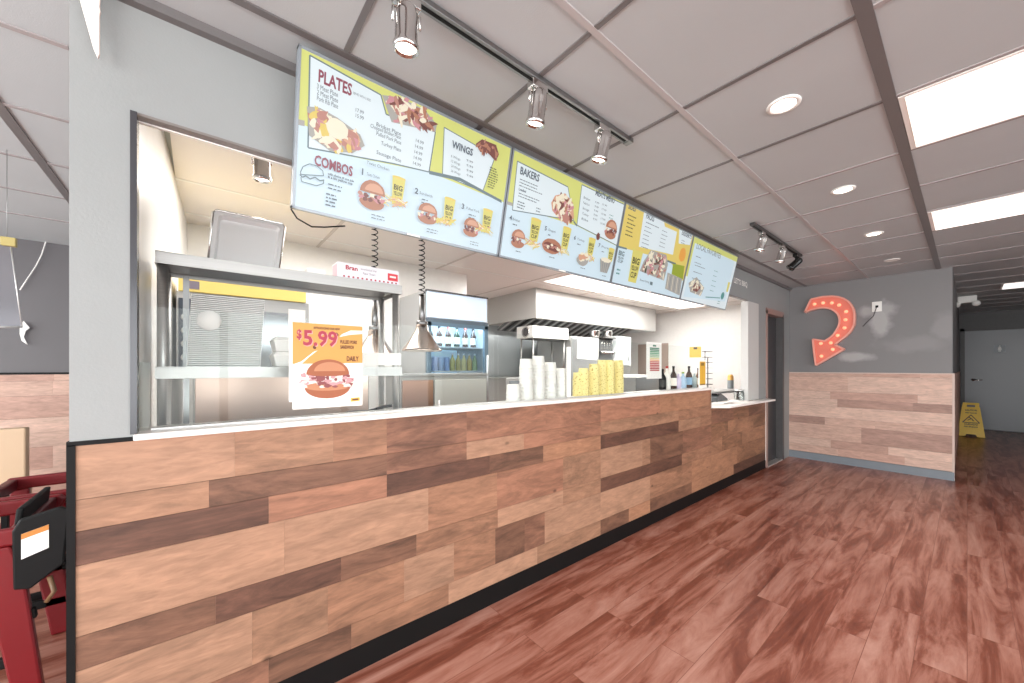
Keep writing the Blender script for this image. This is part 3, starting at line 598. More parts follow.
S.heap([(218, 262), (232, 236), (268, 228), (296, 262), (300, 315), (280, 338), (250, 325), (222, 290)], S_bun2, [S_crm, S_crm, S_meat, S_bun, S_crm, S_pink], 55, .022, 8)
u, v = S.uv(270, 318); S.blob(u, v, .03, .025, S_meat2, .1)
u, v = S.uv(426, 392); S.burger(u, v, .125, .12, 31); u, v = S.uv(385, 382); S.blob(u, v, .018, .02, S_meat, .2)
for k, (num, nx, ny, tx, bx, by, bw, bh, cx_, cy_, cw, chh, kind) in enumerate((('4', 66, 322, 'Brisket', 93, 424, .10, .095, 152, 400, .075, .115, 0), ('5', 192, 360, 'Chopped', 213, 445, .155, .075, 262, 428, .07, .12, 1), ('6', 296, 393, 'Turkey', 324, 484, .11, .07, 353, 450, .065, .10, 2), ('7', 383, 420, 'Pork', 402, 512, .12, .10, 424, 472, .06, .08, 3))):
    S.text(num, (nx, ny), (nx+7, ny+2), S_tx, .022); S.text(tx, (nx+12, ny+2), (nx+38, ny+11), S_tx, .012, False); S.bars((nx+12, ny+18), 1, .01, .03, S_tx, .005, k)
    u, v = S.uv(cx_, cy_); S.cup(u, v, cw, chh); 
    if kind != 3: S.fries(u-.01, v-.03, .11, .05, k+13)
    u, v = S.uv(bx, by)
    if kind == 0: S.burger(u, v, bw, bh, 40)
    elif kind == 1:
        S.blob(u, v+bh*.55, bw*.5, bh*.55, S_bun, .03); S.blob(u, v+bh*.5, bw*.42, bh*.3, S_meat, .2, seed=4)
        for q in range(12): S.blob(u+random.uniform(-.4, .4)*bw, v+bh*random.uniform(.3, .7), .014, .007, random.choice([S_meat, S_meat2, S_crm]), .3, 8, seed=q)
    elif kind == 2: S.blob(u, v+bh*.4, bw*.5, bh*.5, S_tray, .05); [S.blob(u+random.uniform(-.35, .35)*bw, v+bh*random.uniform(.35, 1.0), .018, .012, random.choice([S_crm, S_bun2, S_fry]), .3, 8, seed=q) for q in range(14)]
    else:
        S.poly([(u-bw*.3, v), (u+bw*.3, v), (u+bw*.5, v+bh*.8), (u-bw*.5, v+bh*.8)], S_tray, True)
        for q in range(5): S.poly([(u-bw*.3+q*bw*.14, v), (u-bw*.28+q*bw*.14, v), (u-bw*.42+q*bw*.2, v+bh*.8), (u-bw*.46+q*bw*.2, v+bh*.8)], S_ln, True)
        S.blob(u, v+bh*.8, bw*.46, bh*.15, S_crm, .15)
    S.bars((bx-5, by+12), 1, .01, .05, S_tx, .004, k+8)
S.mb.build('display', None, t, recalc=False)
# screen 3
t, (u0, u1) = screen_tv(2, 'third menu screen, mostly yellow with a big yellow cup pictured at left')
S = Scr(610, 200, 6.208); base(S, u0, u1, S_blue)
S.poly([(u0, TOP), (u1, TOP), (u1, S.uv(440, 500)[1]), S.uv(385, 400), S.uv(355, 372), S.uv(200, 330), (u0, S.uv(40, 285)[1])], S_y, True)
P = [(212, 65), (335, 135), (340, 165), (415, 198), (390, 340), (178, 290)]; S.poly(P, S_panel)
P = [(430, 178), (512, 215), (495, 280), (425, 270)]; S.poly(P, S_panel)
S.text('SIDES', (112, 52), (158, 68), S_tx, .030); S.text('PACKS', (222, 112), (272, 130), S_tx, .036); S.text('DESSERTS', (444, 215), (505, 238), S_tx, .026)
for k in range(6): S.bars((112-4*k, 95+24*k), 1, .01, .10, S_dk, .007, k)
S.bars((222, 140), 1, .01, .2, S_tx, .005, 5); S.bars((215, 165), 6, .028, .10, S_tx, .004, 8); S.bars((320, 190), 5, .028, .09, S_tx, .004, 9); S.bars((440, 250), 2, .02, .07, S_tx, .004, 9)
S.poly([(35, 280), (100, 298), (100, 308), (35, 292)], S_ln); S.poly([(352, 372), (405, 392), (405, 404), (352, 384)], S_ln)
u, v = S.uv(132, 510); S.cup(u, v, .13, .235)
S.text('BIG', (48, 340), (82, 352), S_ln, .030); S.text('YELLOW', (44, 362), (78, 374), S_ln, .016); S.text('CUP', (42, 384), (74, 394), S_ln, .018); S.bars((38, 435), 2, .025, .04, S_teal, .01, 2)
S.heap([(250, 310), (345, 340), (355, 400), (330, 500), (180, 440), (205, 380)], S_tray, [S_crm, S_meat, S_meat2, S_crm, S_pink, S_dk, S_crm], 90, .022, 12)
S.poly([(385, 395), (455, 410), (445, 492), (375, 460)], S_gr); u, v = S.uv(443, 340); S.blob(u, v, .05, .055, S_or, .05)
S.poly([(350, 450), (440, 490), (425, 592), (335, 550)], S_tray)
for q in range(6): S.line([(360+13*q, 462+6*q), (345+14*q, 550+6*q)], S_ln if q % 2 else S_crm, .006)
S.text('Banana Pudding', (178, 500), (232, 522), S_tx, .014, False); S.poly([(242, 505), (258, 510), (255, 530), (240, 524)], S_ln)
S.mb.build('display', None, t, recalc=False)
# screen 4
t, (u0, u1) = screen_tv(3, 'farthest menu screen, headed LOCAL FAVORITES, at the right end of the row')
S = Scr(610, 200, 6.208); base(S, u0, u1, S_panel)
S.poly([(u0, TOP), (u1, TOP), (u1, TOP-.045), (u0, TOP-.045)], S_yg, True); S.poly([(u0, TOP), (u0+.035, TOP), (u0+.035, .2), (u0, .2)], S_yg, True)
S.poly([(u0+.04, TOP-.05), (u1-.05, TOP-.05), (u1-.05, .08), (u0+.04, .03)], S_blue, True)
S.text('LOCAL FAVORITES', (535, 300), (684, 362), S_tx, .045, False)
S.bars((532, 350), 2, .05, .13, S_tx, .005, 1); S.bars((525, 405), 3, .055, .2, S_tx, .005, 2); S.bars((645, 440), 5, .045, .1, S_teal, .005, 3)
S.heap([(535, 478), (582, 545), (560, 595), (495, 570), (485, 515)], S_tray, [S_crm, S_tray, S_crm], 16, .03, 15)
S.heap([(530, 510), (560, 545), (535, 572), (500, 555)], S_meat, [S_meat, S_meat2, S_crm], 24, .018, 16)
S.line([(590, 602), (680, 608)], S_teal, .008); u, v = S.uv(695, 595); S.blob(u, v, .036, .036, S_teal); S.bars((665, 630), 2, .02, .06, S_teal, .006, 5)
u, v = S.uv(722, 570); S.cup(u, v, .05, .09, False)
S.mb.build('display', None, t, recalc=False)
# lettering on the far header strip
lt = MB(); a = onx(733.5, 294, XC); b_ = onx(747, 296, XC); put_text(lt, "LET'S BBQ", (XC, a.y, 2.20), (0, 1, 0), (0, 0, 1), (1, 0, 0), width=b_.y-a.y, height=.055, w=.004, mt=M_white)
lo = lt.build('wall_lettering'); tag(lo, 'small white lettering on the header wall right of the last menu screen', 'lettering')
# loose cable under first screen
p0, p1 = onx(291, 209, -1.62), onx(345, 226, -1.62)
tag(MB().tube([p0, p0+Vector((0, .02, -.03)), p0+Vector((0, .07, -.05)), p0+(p1-p0)*.6+Vector((0, 0, -.03)), p1], .003, 6, M_black).build('screen_cable'), 'thin black cable drooping below the first menu screen', 'cable')

# ------------------------------------------------------------------ arrow sign
ax = [(160, 180), (210, 75), (300, 55), (380, 50), (430, 56), (470, 68), (505, 88), (530, 115), (550, 150), (558, 190), (560, 235), (555, 280), (540, 312), (520, 340), (490, 370), (460, 392), (400, 440), (475, 475), (250, 605), (235, 500), (225, 395), (320, 410), (360, 385), (390, 360), (410, 330), (428, 300), (438, 270), (440, 240), (435, 215), (422, 190), (400, 170), (372, 153), (340, 145), (295, 143), (250, 150), (205, 162)]
AP = [ony(785+x/8.035, 290+y/8.035, YW-.07) for x, y in ax]
M_coral = mat('coral_arrow_face', 'ee7f6a', .45); M_coral2 = mat('coral_arrow_rim', 'f2a594', .35)
t = thing('arrow_sign', 'coral curved marquee arrow sign with glowing bulbs on the grey end wall', 'sign', (-1.2, YW-.01, 1.3))
MB().prism(AP, (0, .055, 0), M_coral).build('face', None, t)
rim = MB(); cen = sum(AP, Vector())/len(AP)
for i in range(len(AP)):
    a, b_ = AP[i], AP[(i+1) % len(AP)]; d_ = (b_-a).normalized(); n_ = Vector((-d_.z, 0, d_.x))*.010
    rim.prism([a-n_+Vector((0, -.02, 0)), b_-n_+Vector((0, -.02, 0)), b_+n_+Vector((0, -.02, 0)), a+n_+Vector((0, -.02, 0))], (0, .08, 0), M_coral2)
rim.build('rim', None, t)
M_wb = mat('warm_bulb', 'ffb48c', .4, emit=.8)
for q in [(240, 115), (308, 105), (378, 105), (437, 122), (493, 175), (488, 240), (480, 305), (425, 365), (370, 425), (290, 430), (385, 478), (295, 532)]:
    p = ony(785+q[0]/8.035, 290+q[1]/8.035, YW-.07)
    bu = MB().lathe(p, [(0, .038), (.010, .036), (.018, .028), (.021, .018), (.016, .006), (.012, 0)], 12, M_wb, axis=(0, -1, 0)).build('bulb', None, t)
    MB().lathe(p, [(.013, 0), (.013, .008), (.011, .009)], 12, M_chrome, axis=(0, -1, 0)).build('socket', None, bu)
t = thing('wall_outlet', 'white square outlet plate high on the grey end wall, right of the arrow', 'outlet', (-.725, YW, 2.0))
p = ony(877, 306.5, YW)
MB().box(p.x-.045, p.x+.045, YW-.012, YW-.001, p.z-.065, p.z+.06, M_white).build('plate', None, t, .003); MB().box(p.x-.013, p.x+.013, YW-.02, YW-.011, p.z-.015, p.z+.012, M_black).build('socket', None, t)
MB().tube([(p.x, YW-.016, p.z), (p.x-.03, YW-.03, p.z-.12), (p.x-.10, YW-.02, p.z-.20), (p.x-.13, YW-.01, p.z-.24)], .004, 6, M_dark).build('cord', None, t)

# ------------------------------------------------------------------ wet floor sign
t = thing('wet_floor_sign', 'yellow folding wet floor sign standing before the grey corridor door', 'floor sign', (.05, 11.0, 0))
Y_ = mat('safety_yellow', 'e0b83c', .4); cx_ = .045; zb, zt = .01, .62
def leaf(name, y0, y1, front):
    m = MB()
    def P(x, z): k = z/zt; return (cx_+x, y0+(y1-y0)*k, z)
    d_ = (0, .015, 0)
    m.prism([P(-.165, zb), P(-.07, zb), P(-.055, .05), P(.055, .05), P(.07, zb), P(.165, zb), P(.105, .54), P(-.105, .54)], d_, Y_)
    for a, b_ in ((-.105, -.05), (.05, .1)): m.prism([P(a, .54), P(b_, .54), P(b_*.95, .58), P(a*.97, .58)], d_, Y_)
    m.prism([P(-.10, .58), P(.10, .58), P(.095, zt), P(-.095, zt)], d_, Y_)
    o = m.build(name, None, t, .002)
    if front:
        g_ = MB(); N_ = Vector((0, -1, 0)); V_ = (Vector(P(0, .6))-Vector(P(0, 0))).normalized()
        def Q(x, z, w=.003): return Vector(P(x, z))+N_*w
        put_text(g_, 'CAUTION', Q(-.07, .47), (1, 0, 0), V_, N_, width=.14, height=.03, w=.002, mt=M_txt)
        put_text(g_, 'WET FLOOR', Q(-.07, .425), (1, 0, 0), V_, N_, width=.14, height=.022, w=.002, mt=M_txt)
        tri = [(-.10, .26), (.10, .26), (0, .40)]
        for i in range(3):
            a, b_ = Vector(Q(*tri[i])), Vector(Q(*tri[(i+1) % 3])); d2 = (b_-a).normalized(); n2 = d2.cross(N_)*.006
            g_.raw([a-n2, b_-n2, b_+n2, a+n2], [(0, 1, 2, 3)], M_txt)
        g_.tube([Q(-.03, .36, .004), Q(.01, .33, .004), Q(.03, .29, .004)], .006, 6, M_txt); g_.tube([Q(.0, .33, .004), Q(-.04, .30, .004)], .005, 6, M_txt)
        put_text(g_, 'CUIDADO', Q(-.08, .215), (1, 0, 0), V_, N_, width=.16, height=.03, w=.002, mt=M_txt)
        put_text(g_, 'PISO MOJADO', Q(-.08, .175), (1, 0, 0), V_, N_, width=.16, height=.022, w=.002, mt=M_txt)
        g_.build('print', None, o)
leaf('front_leaf', 10.86, 10.985, True); leaf('back_leaf', 11.14, 11.0, False)

# ------------------------------------------------------------------ sneeze guard, promo sign
t = thing('sneeze_guard', 'clear glass sneeze guard standing along the white counter ledge', 'glass guard', (-1.7, 1.9, 1.07))
gy = [-.115, .62, 1.905, 3.2, 3.88]
for a, b_ in zip(gy, gy[1:]): MB().box(-1.703, -1.697, a+.004, b_-.004, 1.075, 1.472, M_glass).build('glass_pane', None, t)
MB().box(-1.712, -1.688, -.115, 3.88, 1.0697, 1.076, M_alum).build('base_channel', None, t)
for y in (1.905,): MB().box(-1.712, -1.688, y-.010, y+.010, 1.07, 1.41, M_white).build('post', None, t, .002)
MB().box(-1.665, -1.655, 3.925, 3.932, 1.0697, 1.37, M_dark).build('post', None, t, .002)
MB().box(-1.705, -1.695, -.15, -.118, 1.07, 1.29, glassmat('end_glass', (.9, .93, .92), 1.4)).box(-1.715, -1.685, -.15, -.146, 1.07, 1.29, M_white).build('end_fin', None, t)
PX = -1.6935
def P2(px, py): p = onx(px, py, PX); return p.y, p.z
p_or = mat('print_amber', 'cf9a50', .5); p_red = mat('print_rose', 'a8384c', .5); p_br = mat('print_brown', '6b4030', .6); p_sh = mat('print_shadow_rose', 'e9a0a0', .5)
p_bun = mat('print_bun', 'a05c3c', .5); p_bl = mat('print_bun_light', 'bd8260', .5); p_mt = mat('print_meat', '8a4a4c', .5); p_mp = mat('print_meat_pale', 'c8969a', .5); p_cr = mat('print_cream', 'f0e0d2', .5); p_gold = mat('print_gold', 'd9b44a', .5)
t = thing('promo_poster', 'white and amber $5.99 sandwich poster taped to the glass guard', 'poster', (PX, .42, 1.11))
y0, y1, zt, zb = P2(292.5, 322)[0], P2(362.4, 325)[0], 1.452, 1.108
MB().box(PX-.0030, PX-.0018, y0-.012, y1-.02, zb+.03, zt-.004, M_paper).build('backing_sheet', None, t)
m = MB(); m.box(PX-.0016, PX, y0, y1, zb, zt, M_paper)
lay = [0]
def fl(pts, mt_):
    lay[0] += 1; m.raw([(PX+.0002+.00003*lay[0], a, b_) for a, b_ in pts], [tuple(range(len(pts)))], mt_)
def el(cy, cz, ry, rz, mt_, a0=0, a1=2*pi, jag=0, n=20, seed=1):
    r = random.Random(seed); fl([(cy+ry*cos(a0+(a1-a0)*k/(n-1 if a1-a0 < 6 else n))*(1+r.uniform(-jag, jag)), cz+rz*sin(a0+(a1-a0)*k/(n-1 if a1-a0 < 6 else n))*(1+r.uniform(-jag, jag))) for k in range(n)], mt_)
ht = zt-.165
fl([(y0, ht), (y1, ht+.006), (y1, zt), (y0, zt)], p_or)
fl([(y0, ht-.002), (y0+.03, ht+.010), (y0+.075, ht+.05), (y0+.09, ht+.056), (y0+.06, ht+.03), (y0+.02, ht-.012), (y0, ht-.016)], M_paper)
fl([(y1, zt-.018), (y1-.05, zt-.02), (y1-.085, zt-.038), (y1-.095, zt-.05), (y1-.05, zt-.038), (y1, zt-.032)], M_paper)
for cy, cz in ((y0+.078, ht+.068), (y1-.105, zt-.040)): el(cy, cz, .006, .008, p_br, seed=2, jag=.3, n=8)
def pt(txt, y, z, wd, h, mt_, w=.0014): put_text(m, txt, (PX, y, z), (0, 1, 0), (0, 0, 1), (1, 0, 0), width=wd, height=h, w=w, mt=mt_)
W_ = y1-y0
pt('$', y0+.016, ht+.100, .018, .034, p_sh, .0012); pt('5.99', y0+.040, ht+.074, .128, .058, p_sh, .0012)
pt('$', y0+.014, ht+.102, .018, .034, p_red); pt('5.99', y0+.037, ht+.077, .128, .058, p_red, .0016)
pt('INTRODUCING OUR NEW', y0+.075, zt-.022, .10, .009, p_br)
pt('PULLED PORK', y1-.092, ht+.088, .070, .014, p_br); pt('SANDWICH', y1-.092, ht+.066, .055, .014, p_br)
pt('DAILY', y1-.066, ht+.014, .05, .020, p_br)
by, bz = (y0+y1)/2-.004, zb+.055
el(by, bz+.03, .088, .048, p_bun, pi, 2*pi); el(by, bz+.032, .088, .018, p_bl)
r = random.Random(5)
for k in range(60): el(by+r.uniform(-.095, .095), bz+r.uniform(.028, .082), r.uniform(.006, .020), r.uniform(.004, .010), r.choice([p_mt, p_mp, p_mt, p_mp, p_cr]), jag=.35, n=9, seed=k)
el(by, bz+.082, .082, .062, p_bun, 0, pi, n=24); el(by+.006, bz+.095, .060, .038, p_bl, 0, pi, n=20); el(by, bz+.084, .081, .010, p_bun)
fl([(y1-.05, zb+.018), (y1-.012, zb+.020), (y1-.012, zb+.036), (y1-.05, zb+.034)], p_gold); fl([(y1-.044, zb+.023), (y1-.018, zb+.024), (y1-.018, zb+.031), (y1-.044, zb+.030)], p_br)
m.build('printed_sheet', None, t, recalc=False)
# allergen style chart card
t = thing('chart_card', 'white card with green, amber and red bars behind the sauce bottles', 'card', (-1.705, 2.97, 1.1))
a, b_ = onx(646.5, 379, -1.71), onx(661.5, 343, -1.71)
m = MB().box(-1.712, -1.709, a.y, b_.y, a.z, b_.z, M_paper)
cols = ['3f7a66', '3f7a66', '5f9a7c', '6fa587', '8fb598', 'a8c4a4', 'd9d09a', 'e9b184', 'c4645a', 'b84f4c', 'b3443f', 'c0605a', 'a83a3a', 'b84f4c']
for k, c in enumerate(cols):
    z1 = b_.z-.045-k*.0145; m.box(-1.709, -1.7082, a.y+.05, b_.y-.04, z1-.0105, z1, mat('bar_'+c, c, .6))
m.box(-1.709, -1.7085, a.y+.10, a.y+.15, b_.z-.035, b_.z-.022, mat('bar_3f7a66', '3f7a66', .6))
m.build('card', None, t, recalc=False)

# ------------------------------------------------------------------ pass rack with trays
RX0, RX1, RY0, RY1 = -2.11, -1.85, -.116, .806
t = thing('steel_pass_rack', 'two tier stainless steel pass rack standing behind the counter ledge', 'rack', (-1.98, .35, .93))
for z0, z1, nm in ((1.648, 1.692, 'top_shelf'), (1.232, 1.276, 'lower_shelf')):
    m = MB().box(RX0, RX1, RY0, RY1, z1-.006, z1, M_steel)
    for a in ((RX0, RX0+.006, RY0, RY1), (RX1-.006, RX1, RY0, RY1), (RX0, RX1, RY0, RY0+.006), (RX0, RX1, RY1-.006, RY1)): m.box(*a, z0, z1, M_steel)
    m.box(RX0+.05, RX1-.05, RY0+.03, RY1-.03, z0+.008, z0+.02, M_steeld); m.build(nm, None, t, .0015)
for x in (RX0+.03, RX1-.035):
    for y in (RY0+.018, RY1-.02): MB().tube([(x, y, .95), (x, y, 1.652)], .016, 12, M_steel).build('leg', None, t)
m = MB().box(RX0+.03, RX0+.036, RY0+.07, RY0+.09, .95, 1.65, M_steeld); m.build('post_channel', None, t)
MB().box(RX1, RX1+.003, .585, .80, 1.285, 1.345, M_paper).build('price_strip', None, t)
tb = thing('prep_table', 'stainless steel worktop running behind the counter ledge', 'worktop', (-2.15, 2, 0))
MB().box(-2.42, -1.83, -.10, 3.9, .92, .95, M_steel).build('top', None, tb, .004); MB().box(-2.38, -1.87, -.08, 3.88, .12, .90, M_steeld).build('cabinet', None, tb)
for y in (.0, 2.0, 3.8):
    for x in (-2.35, -1.9): MB().tube([(x, y, 0), (x, y, .13)], .02, 8, M_steel).build('leg', None, tb)
# stood up trays on rack top
tr_lab = ['clear lidded steel tray standing on edge, front of the set on the rack top']
for k in range(6):
    O = Vector((-1.95-.016*k, .032, 1.6925)); Vv = Vector((-.20, 0, 1)).normalized(); Nn = Vector((Vv.z, 0, -Vv.x))
    t = thing('baking_tray', 'silver rimmed metal tray standing on edge on top of the steel rack' , 'tray', O, 'metal trays leaning together on the rack top') if k == 0 else None
    if k == 0:
        W, H_, ti = .235, .235, .022
        out = [(0, 0), (W, 0), (W+.035, H_), (-.0+.012, H_)]
        out = [(0, 0), (.245, 0), (.275, .225), (.265, .24), (.030, .24), (.018, .228)]
        q = lambda u, v, w: O+Vector((0, 1, 0))*u+Vv*v+Nn*w
        cu = .14; cv = .12
        inn = [(cu+(u-cu)*.86, cv+(v-cv)*.84) for u, v in out]; bot = [(cu+(u-cu)*.80, cv+(v-cv)*.78) for u, v in out]
        n = len(out); m = MB()
        vs = [q(u, v, 0) for u, v in out]+[q(u, v, .004) for u, v in inn]+[q(u, v, -.02) for u, v in bot]+[q(u, v, -.004) for u, v in out]+[q(u, v, -.024) for u, v in bot]
        fs = [(i, (i+1) % n, n+(i+1) % n, n+i) for i in range(n)]+[(n+i, n+(i+1) % n, 2*n+(i+1) % n, 2*n+i) for i in range(n)]+[tuple(range(2*n, 3*n))]
        fs += [(i, 3*n+i, 3*n+(i+1) % n, (i+1) % n) for i in range(n)]+[(3*n+i, 4*n+i, 4*n+(i+1) % n, 3*n+(i+1) % n) for i in range(n)]+[tuple(range(5*n-1, 4*n-1, -1))]
        m.raw(vs, fs, mat('tray_silver', 'e0e0e0', .4, .35)); m.build('pan', None, t, .001)
        pts = [q(u, v, .002) for u, v in out]; MB().tube(pts+[pts[0]], .0045, 8, M_chrome).build('rolled_rim', None, t)
        first = t
    else:
        t = copy_tree(first); t.location = first.location+Vector((-.016*k, 0, .0))
# stack of foil lids (each a shallow white and silver tray) on the lower shelf
fs_ = MB(); L_ = None
cx0, cy0 = -1.98, .085
def lid(z, sx, sy):
    m = MB(); a, b_ = sx/2, sy/2
    out = [(-a, -b_), (a, -b_), (a, b_), (-a, b_)]
    vs = [(cx0+x, cy0+y, z) for x, y in out]+[(cx0+x, cy0+y, z+.0022) for x, y in out]+[(cx0+x*.9, cy0+y*.94, z+.0065) for x, y in out]
    m.raw(vs, [(3, 2, 1, 0), (0, 1, 5, 4), (1, 2, 6, 5), (2, 3, 7, 6), (3, 0, 4, 7), (4, 5, 9, 8), (5, 6, 10, 9), (6, 7, 11, 10), (7, 4, 8, 11), (8, 9, 10, 11)], mat('foil_lid', 'e2e2e0', .4, .35))
    return m
l0 = rebase(tag(lid(1.2765, .20, .235).build('foil_lid'), 'flat silver white container lid in the tall neat stack on the lower rack shelf', 'lid', 'container lids stacked on the lower rack shelf'), (cx0, cy0, 1.2765))
for k in range(1, 38):
    c = l0.copy(); C.objects.link(c); c.location = (cx0+.0002*k, cy0+.0004*k, 1.2765+.0074*k)
tag(MB().lathe((-1.874, .035, 1.455), [(0, .001), (.038, .001), (.038, 0)], 24, M_paper, axis=(1, 0, 0)).build('label_reflection'), 'round white disc painted as a label reflection on the front of the stacked container lids', 'reflection')  # white disc stands in for a label's reflection
for k in range(2):
    m = MB(); a, b_ = .065, .068; z = 1.277+.066*k; X_, Y2 = -1.97, .322
    sh = [(-.86, 0), (-1, .044), (-1.03, .046), (-1.03, .050), (-1, .052), (-.86, .065)]
    vs = [(X_+sx*a*abs(s_), Y2+sy*b_*abs(s_), z+h) for s_, h in sh for sx, sy in ((-1, -1), (1, -1), (1, 1), (-1, 1))]
    fs = [(3, 2, 1, 0)]+[(4*i+j, 4*i+(j+1) % 4, 4*i+4+(j+1) % 4, 4*i+4+j) for i in range(5) for j in range(4)]+[(20, 21, 22, 23)]
    labs = ['bottom', 'top']
    rebase(tag(m.raw(vs, fs, M_foam).build('foam_container', None, None, .004), 'white foam food box beside the lid stack, %s of its pile' % labs[k], 'food box', 'foam boxes on the lower rack shelf'), (X_, Y2, z))
# film box on the rack top
y0, y1 = .50, .795
t = thing('film_box', 'long white paper box with red lettering lying on the rack top', 'box', (-1.91, .65, 1.6925))
m = MB().box(-1.955, -1.865, y0, y1, 1.6925, 1.765, mat('film_box_card', 'e6e4ea', .45)); fx = -1.865
put_text(m, 'Bran', (fx, y0+.035, 1.735), (0, 1, 0), (0, 0, 1), (1, 0, 0), width=.055, height=.02, w=.0006, mt=mat('print_crimson', 'a8283c', .5))
put_text(m, 'Interfolded Deli', (fx, y0+.105, 1.742), (0, 1, 0), (0, 0, 1), (1, 0, 0), width=.075, height=.011, w=.0006, mt=mat('print_slate', '7f7684', .5), bold=False)
put_text(m, 'Paper Sheets', (fx, y0+.115, 1.723), (0, 1, 0), (0, 0, 1), (1, 0, 0), width=.06, height=.011, w=.0006, mt=mat('print_slate', '7f7684', .5), bold=False)
m.box(fx, fx+.0008, y1-.058, y1-.006, 1.712, 1.748, mat('print_scarlet', 'd0404a', .5)); m.box(fx+.0008, fx+.0012, y1-.048, y1-.016, 1.727, 1.736, M_white)
for k in range(13): yy = y0+.028+k*.021; m.box(fx, fx+.0008, yy-.004, yy+.004, 1.698, 1.706, mat('print_crimson', 'a8283c', .5))
m.build('carton', None, t); MB().box(-1.945, -1.875, y0-.002, y0, 1.70, 1.758, mat('flap_pink', 'd9bcc4', .5)).build('end_flap', None, t)
tag(MB().box(-2.02, -1.90, .38, .46, 1.6925, 1.725, M_paper).build('label_roll_box', None, None, .004), 'small plain white box lying on the rack top left of the red lettered box', 'box')

# ------------------------------------------------------------------ heat lamps
def heat_lamp(x, y, zb, label):
    t = thing('heat_lamp', label, 'heat lamp', (x, y, ZC-.02), 'heat lamps on coiled cords')
    MB().lathe((x, y, ZC-.045), [(0, .025), (.05, .024), (.055, .012), (.05, 0), (0, 0)], 20, M_steeld).build('ceiling_rose', None, t)
    top = zb+.33; pts = []; n = 150; turns = 22
    for k in range(n+1):
        f = k/n; z = ZC-.05-(ZC-.05-top-.0)*f; r_ = .017 if f > .05 else .006; pts.append((x+r_*cos(2*pi*turns*f), y+r_*sin(2*pi*turns*f), z))
    MB().tube(pts, .0032, 5, M_black).build('coiled_cord', None, t)
    MB().tube([(x, y, top+.01), (x, y, zb+.125)], [.016, .02], 12, M_steeld).build('stem', None, t)
    cp = mat('satin_copper_steel', 'b3a49a', .22, 1.)
    MB().lathe((x, y, zb), [(.116, 0), (.119, .003), (.116, .012), (.112, .014), (.045, .115), (.040, .12), (.036, .15), (.028, .165), (0, .168)], 32, cp).lathe((x, y, zb), [(.112, .002), (.108, .012), (.04, .112), (0, .115)], 32, M_white).build('shade', None, t)
    kn = MB(); kn.lathe((x, y, zb+.135), [(0, .02), (.03, .02), (.034, .026), (.034, .04), (.028, .046), (0, .046)], 16, M_steeld); kn.build('collar', None, t)
    MB().lathe((x, y, zb+.02), [(0, 0), (.03, .004), (.038, .03), (.02, .07), (0, .08)], 16, mat('heat_bulb', 'ffe6cc', .3, emit=1.5)).build('bulb', None, t)
heat_lamp(-2.1, 1.04, 1.372, 'silver cone heat lamp hanging on a coiled cord before the drinks fridge')
heat_lamp(-2.22, .80, 1.335, 'cone heat lamp on a coiled cord seen behind the right post of the rack')
t = thing('serving_scoop_pan', 'dark round serving pan behind the lower edge of the sandwich poster', 'pan', (-1.93, .60, .95))
MB().lathe((-1.93, .62, .95), [(0, .0), (.055, .0), (.062, .10), (.066, .105), (.058, .103), (.05, .01), (0, .01)], 20, M_dark).build('pan', None, t)
MB().tube([(-1.93, .66, 1.05), (-1.93, .74, 1.07), (-1.93, .80, 1.075)], .008, 8, M_black).build('handle', None, t)

# ------------------------------------------------------------------ cups
def cup_mesh(name, r0, r1, h, mt_, band=None):
    m = MB(); m.lathe((0, 0, 0), [(r1*.94, .0), (r1, 0.0), (r1+.0022, .003), (r1, .007), (r1-(r1-r0)*.25, h*.25), (r1-(r1-r0)*.7, h*.7), (r0, h), (r0*.9, h), (r0*.88, h-.006), (0, h-.006)], 20, mt_)
    if band: m.lathe((0, 0, 0), [(r1-(r1-r0)*.3+.0006, h*.3), (r1-(r1-r0)*.8+.0006, h*.8)], 20, band)
    return m.build(name)
M_wc = mat('white_cup_paper', 'dedcd8', .45, noise=.03, nscale=60)
def cup_print():
    m = mat('yellow_cup_paper', 'f0dc6e', .45); nt = m.node_tree; b = nt.nodes['Principled BSDF']; N = nt.nodes.new
    tc = N('ShaderNodeTexCoord'); n = N('ShaderNodeTexNoise'); n.inputs['Scale'].default_value = 55; n.inputs['Detail'].default_value = 1; nt.links.new(tc.outputs['Object'], n.inputs['Vector'])
    r = N('ShaderNodeValToRGB'); r.color_ramp.elements[0].position = .60; r.color_ramp.elements[0].color = (*lin('e6d794'), 1); r.color_ramp.elements[1].position = .66; r.color_ramp.elements[1].color = (*lin('b39c55'), 1)
    nt.links.new(n.outputs[0], r.inputs[0]); nt.links.new(r.outputs[0], b.inputs['Base Color']); return m
M_yc = cup_print(); M_ycr = mat('yellow_cup_rim', 'f5ecb4', .4)
wc = cup_mesh('white_paper_cup', .037, .0425, .062, M_wc); yc = cup_mesh('yellow_paper_cup', .033, .039, .062, M_yc)
def stacks(src, spec, pitch, label, cat, group):
    firstdone = False
    for (y, x, ntot, lab) in spec:
        for k in range(ntot):
            if not firstdone: c = src; firstdone = True
            else: c = src.copy(); C.objects.link(c)
            c.location = (x+random.uniform(-.0006, .0006), y+random.uniform(-.0006, .0006), 1.0700+pitch*k); c.rotation_euler.z = random.uniform(0, 6)
            c['label'] = label % lab; c['category'] = cat; c['group'] = group
def ycup(px, x): r = ray(px, 400); return r.y*(x/r.x)
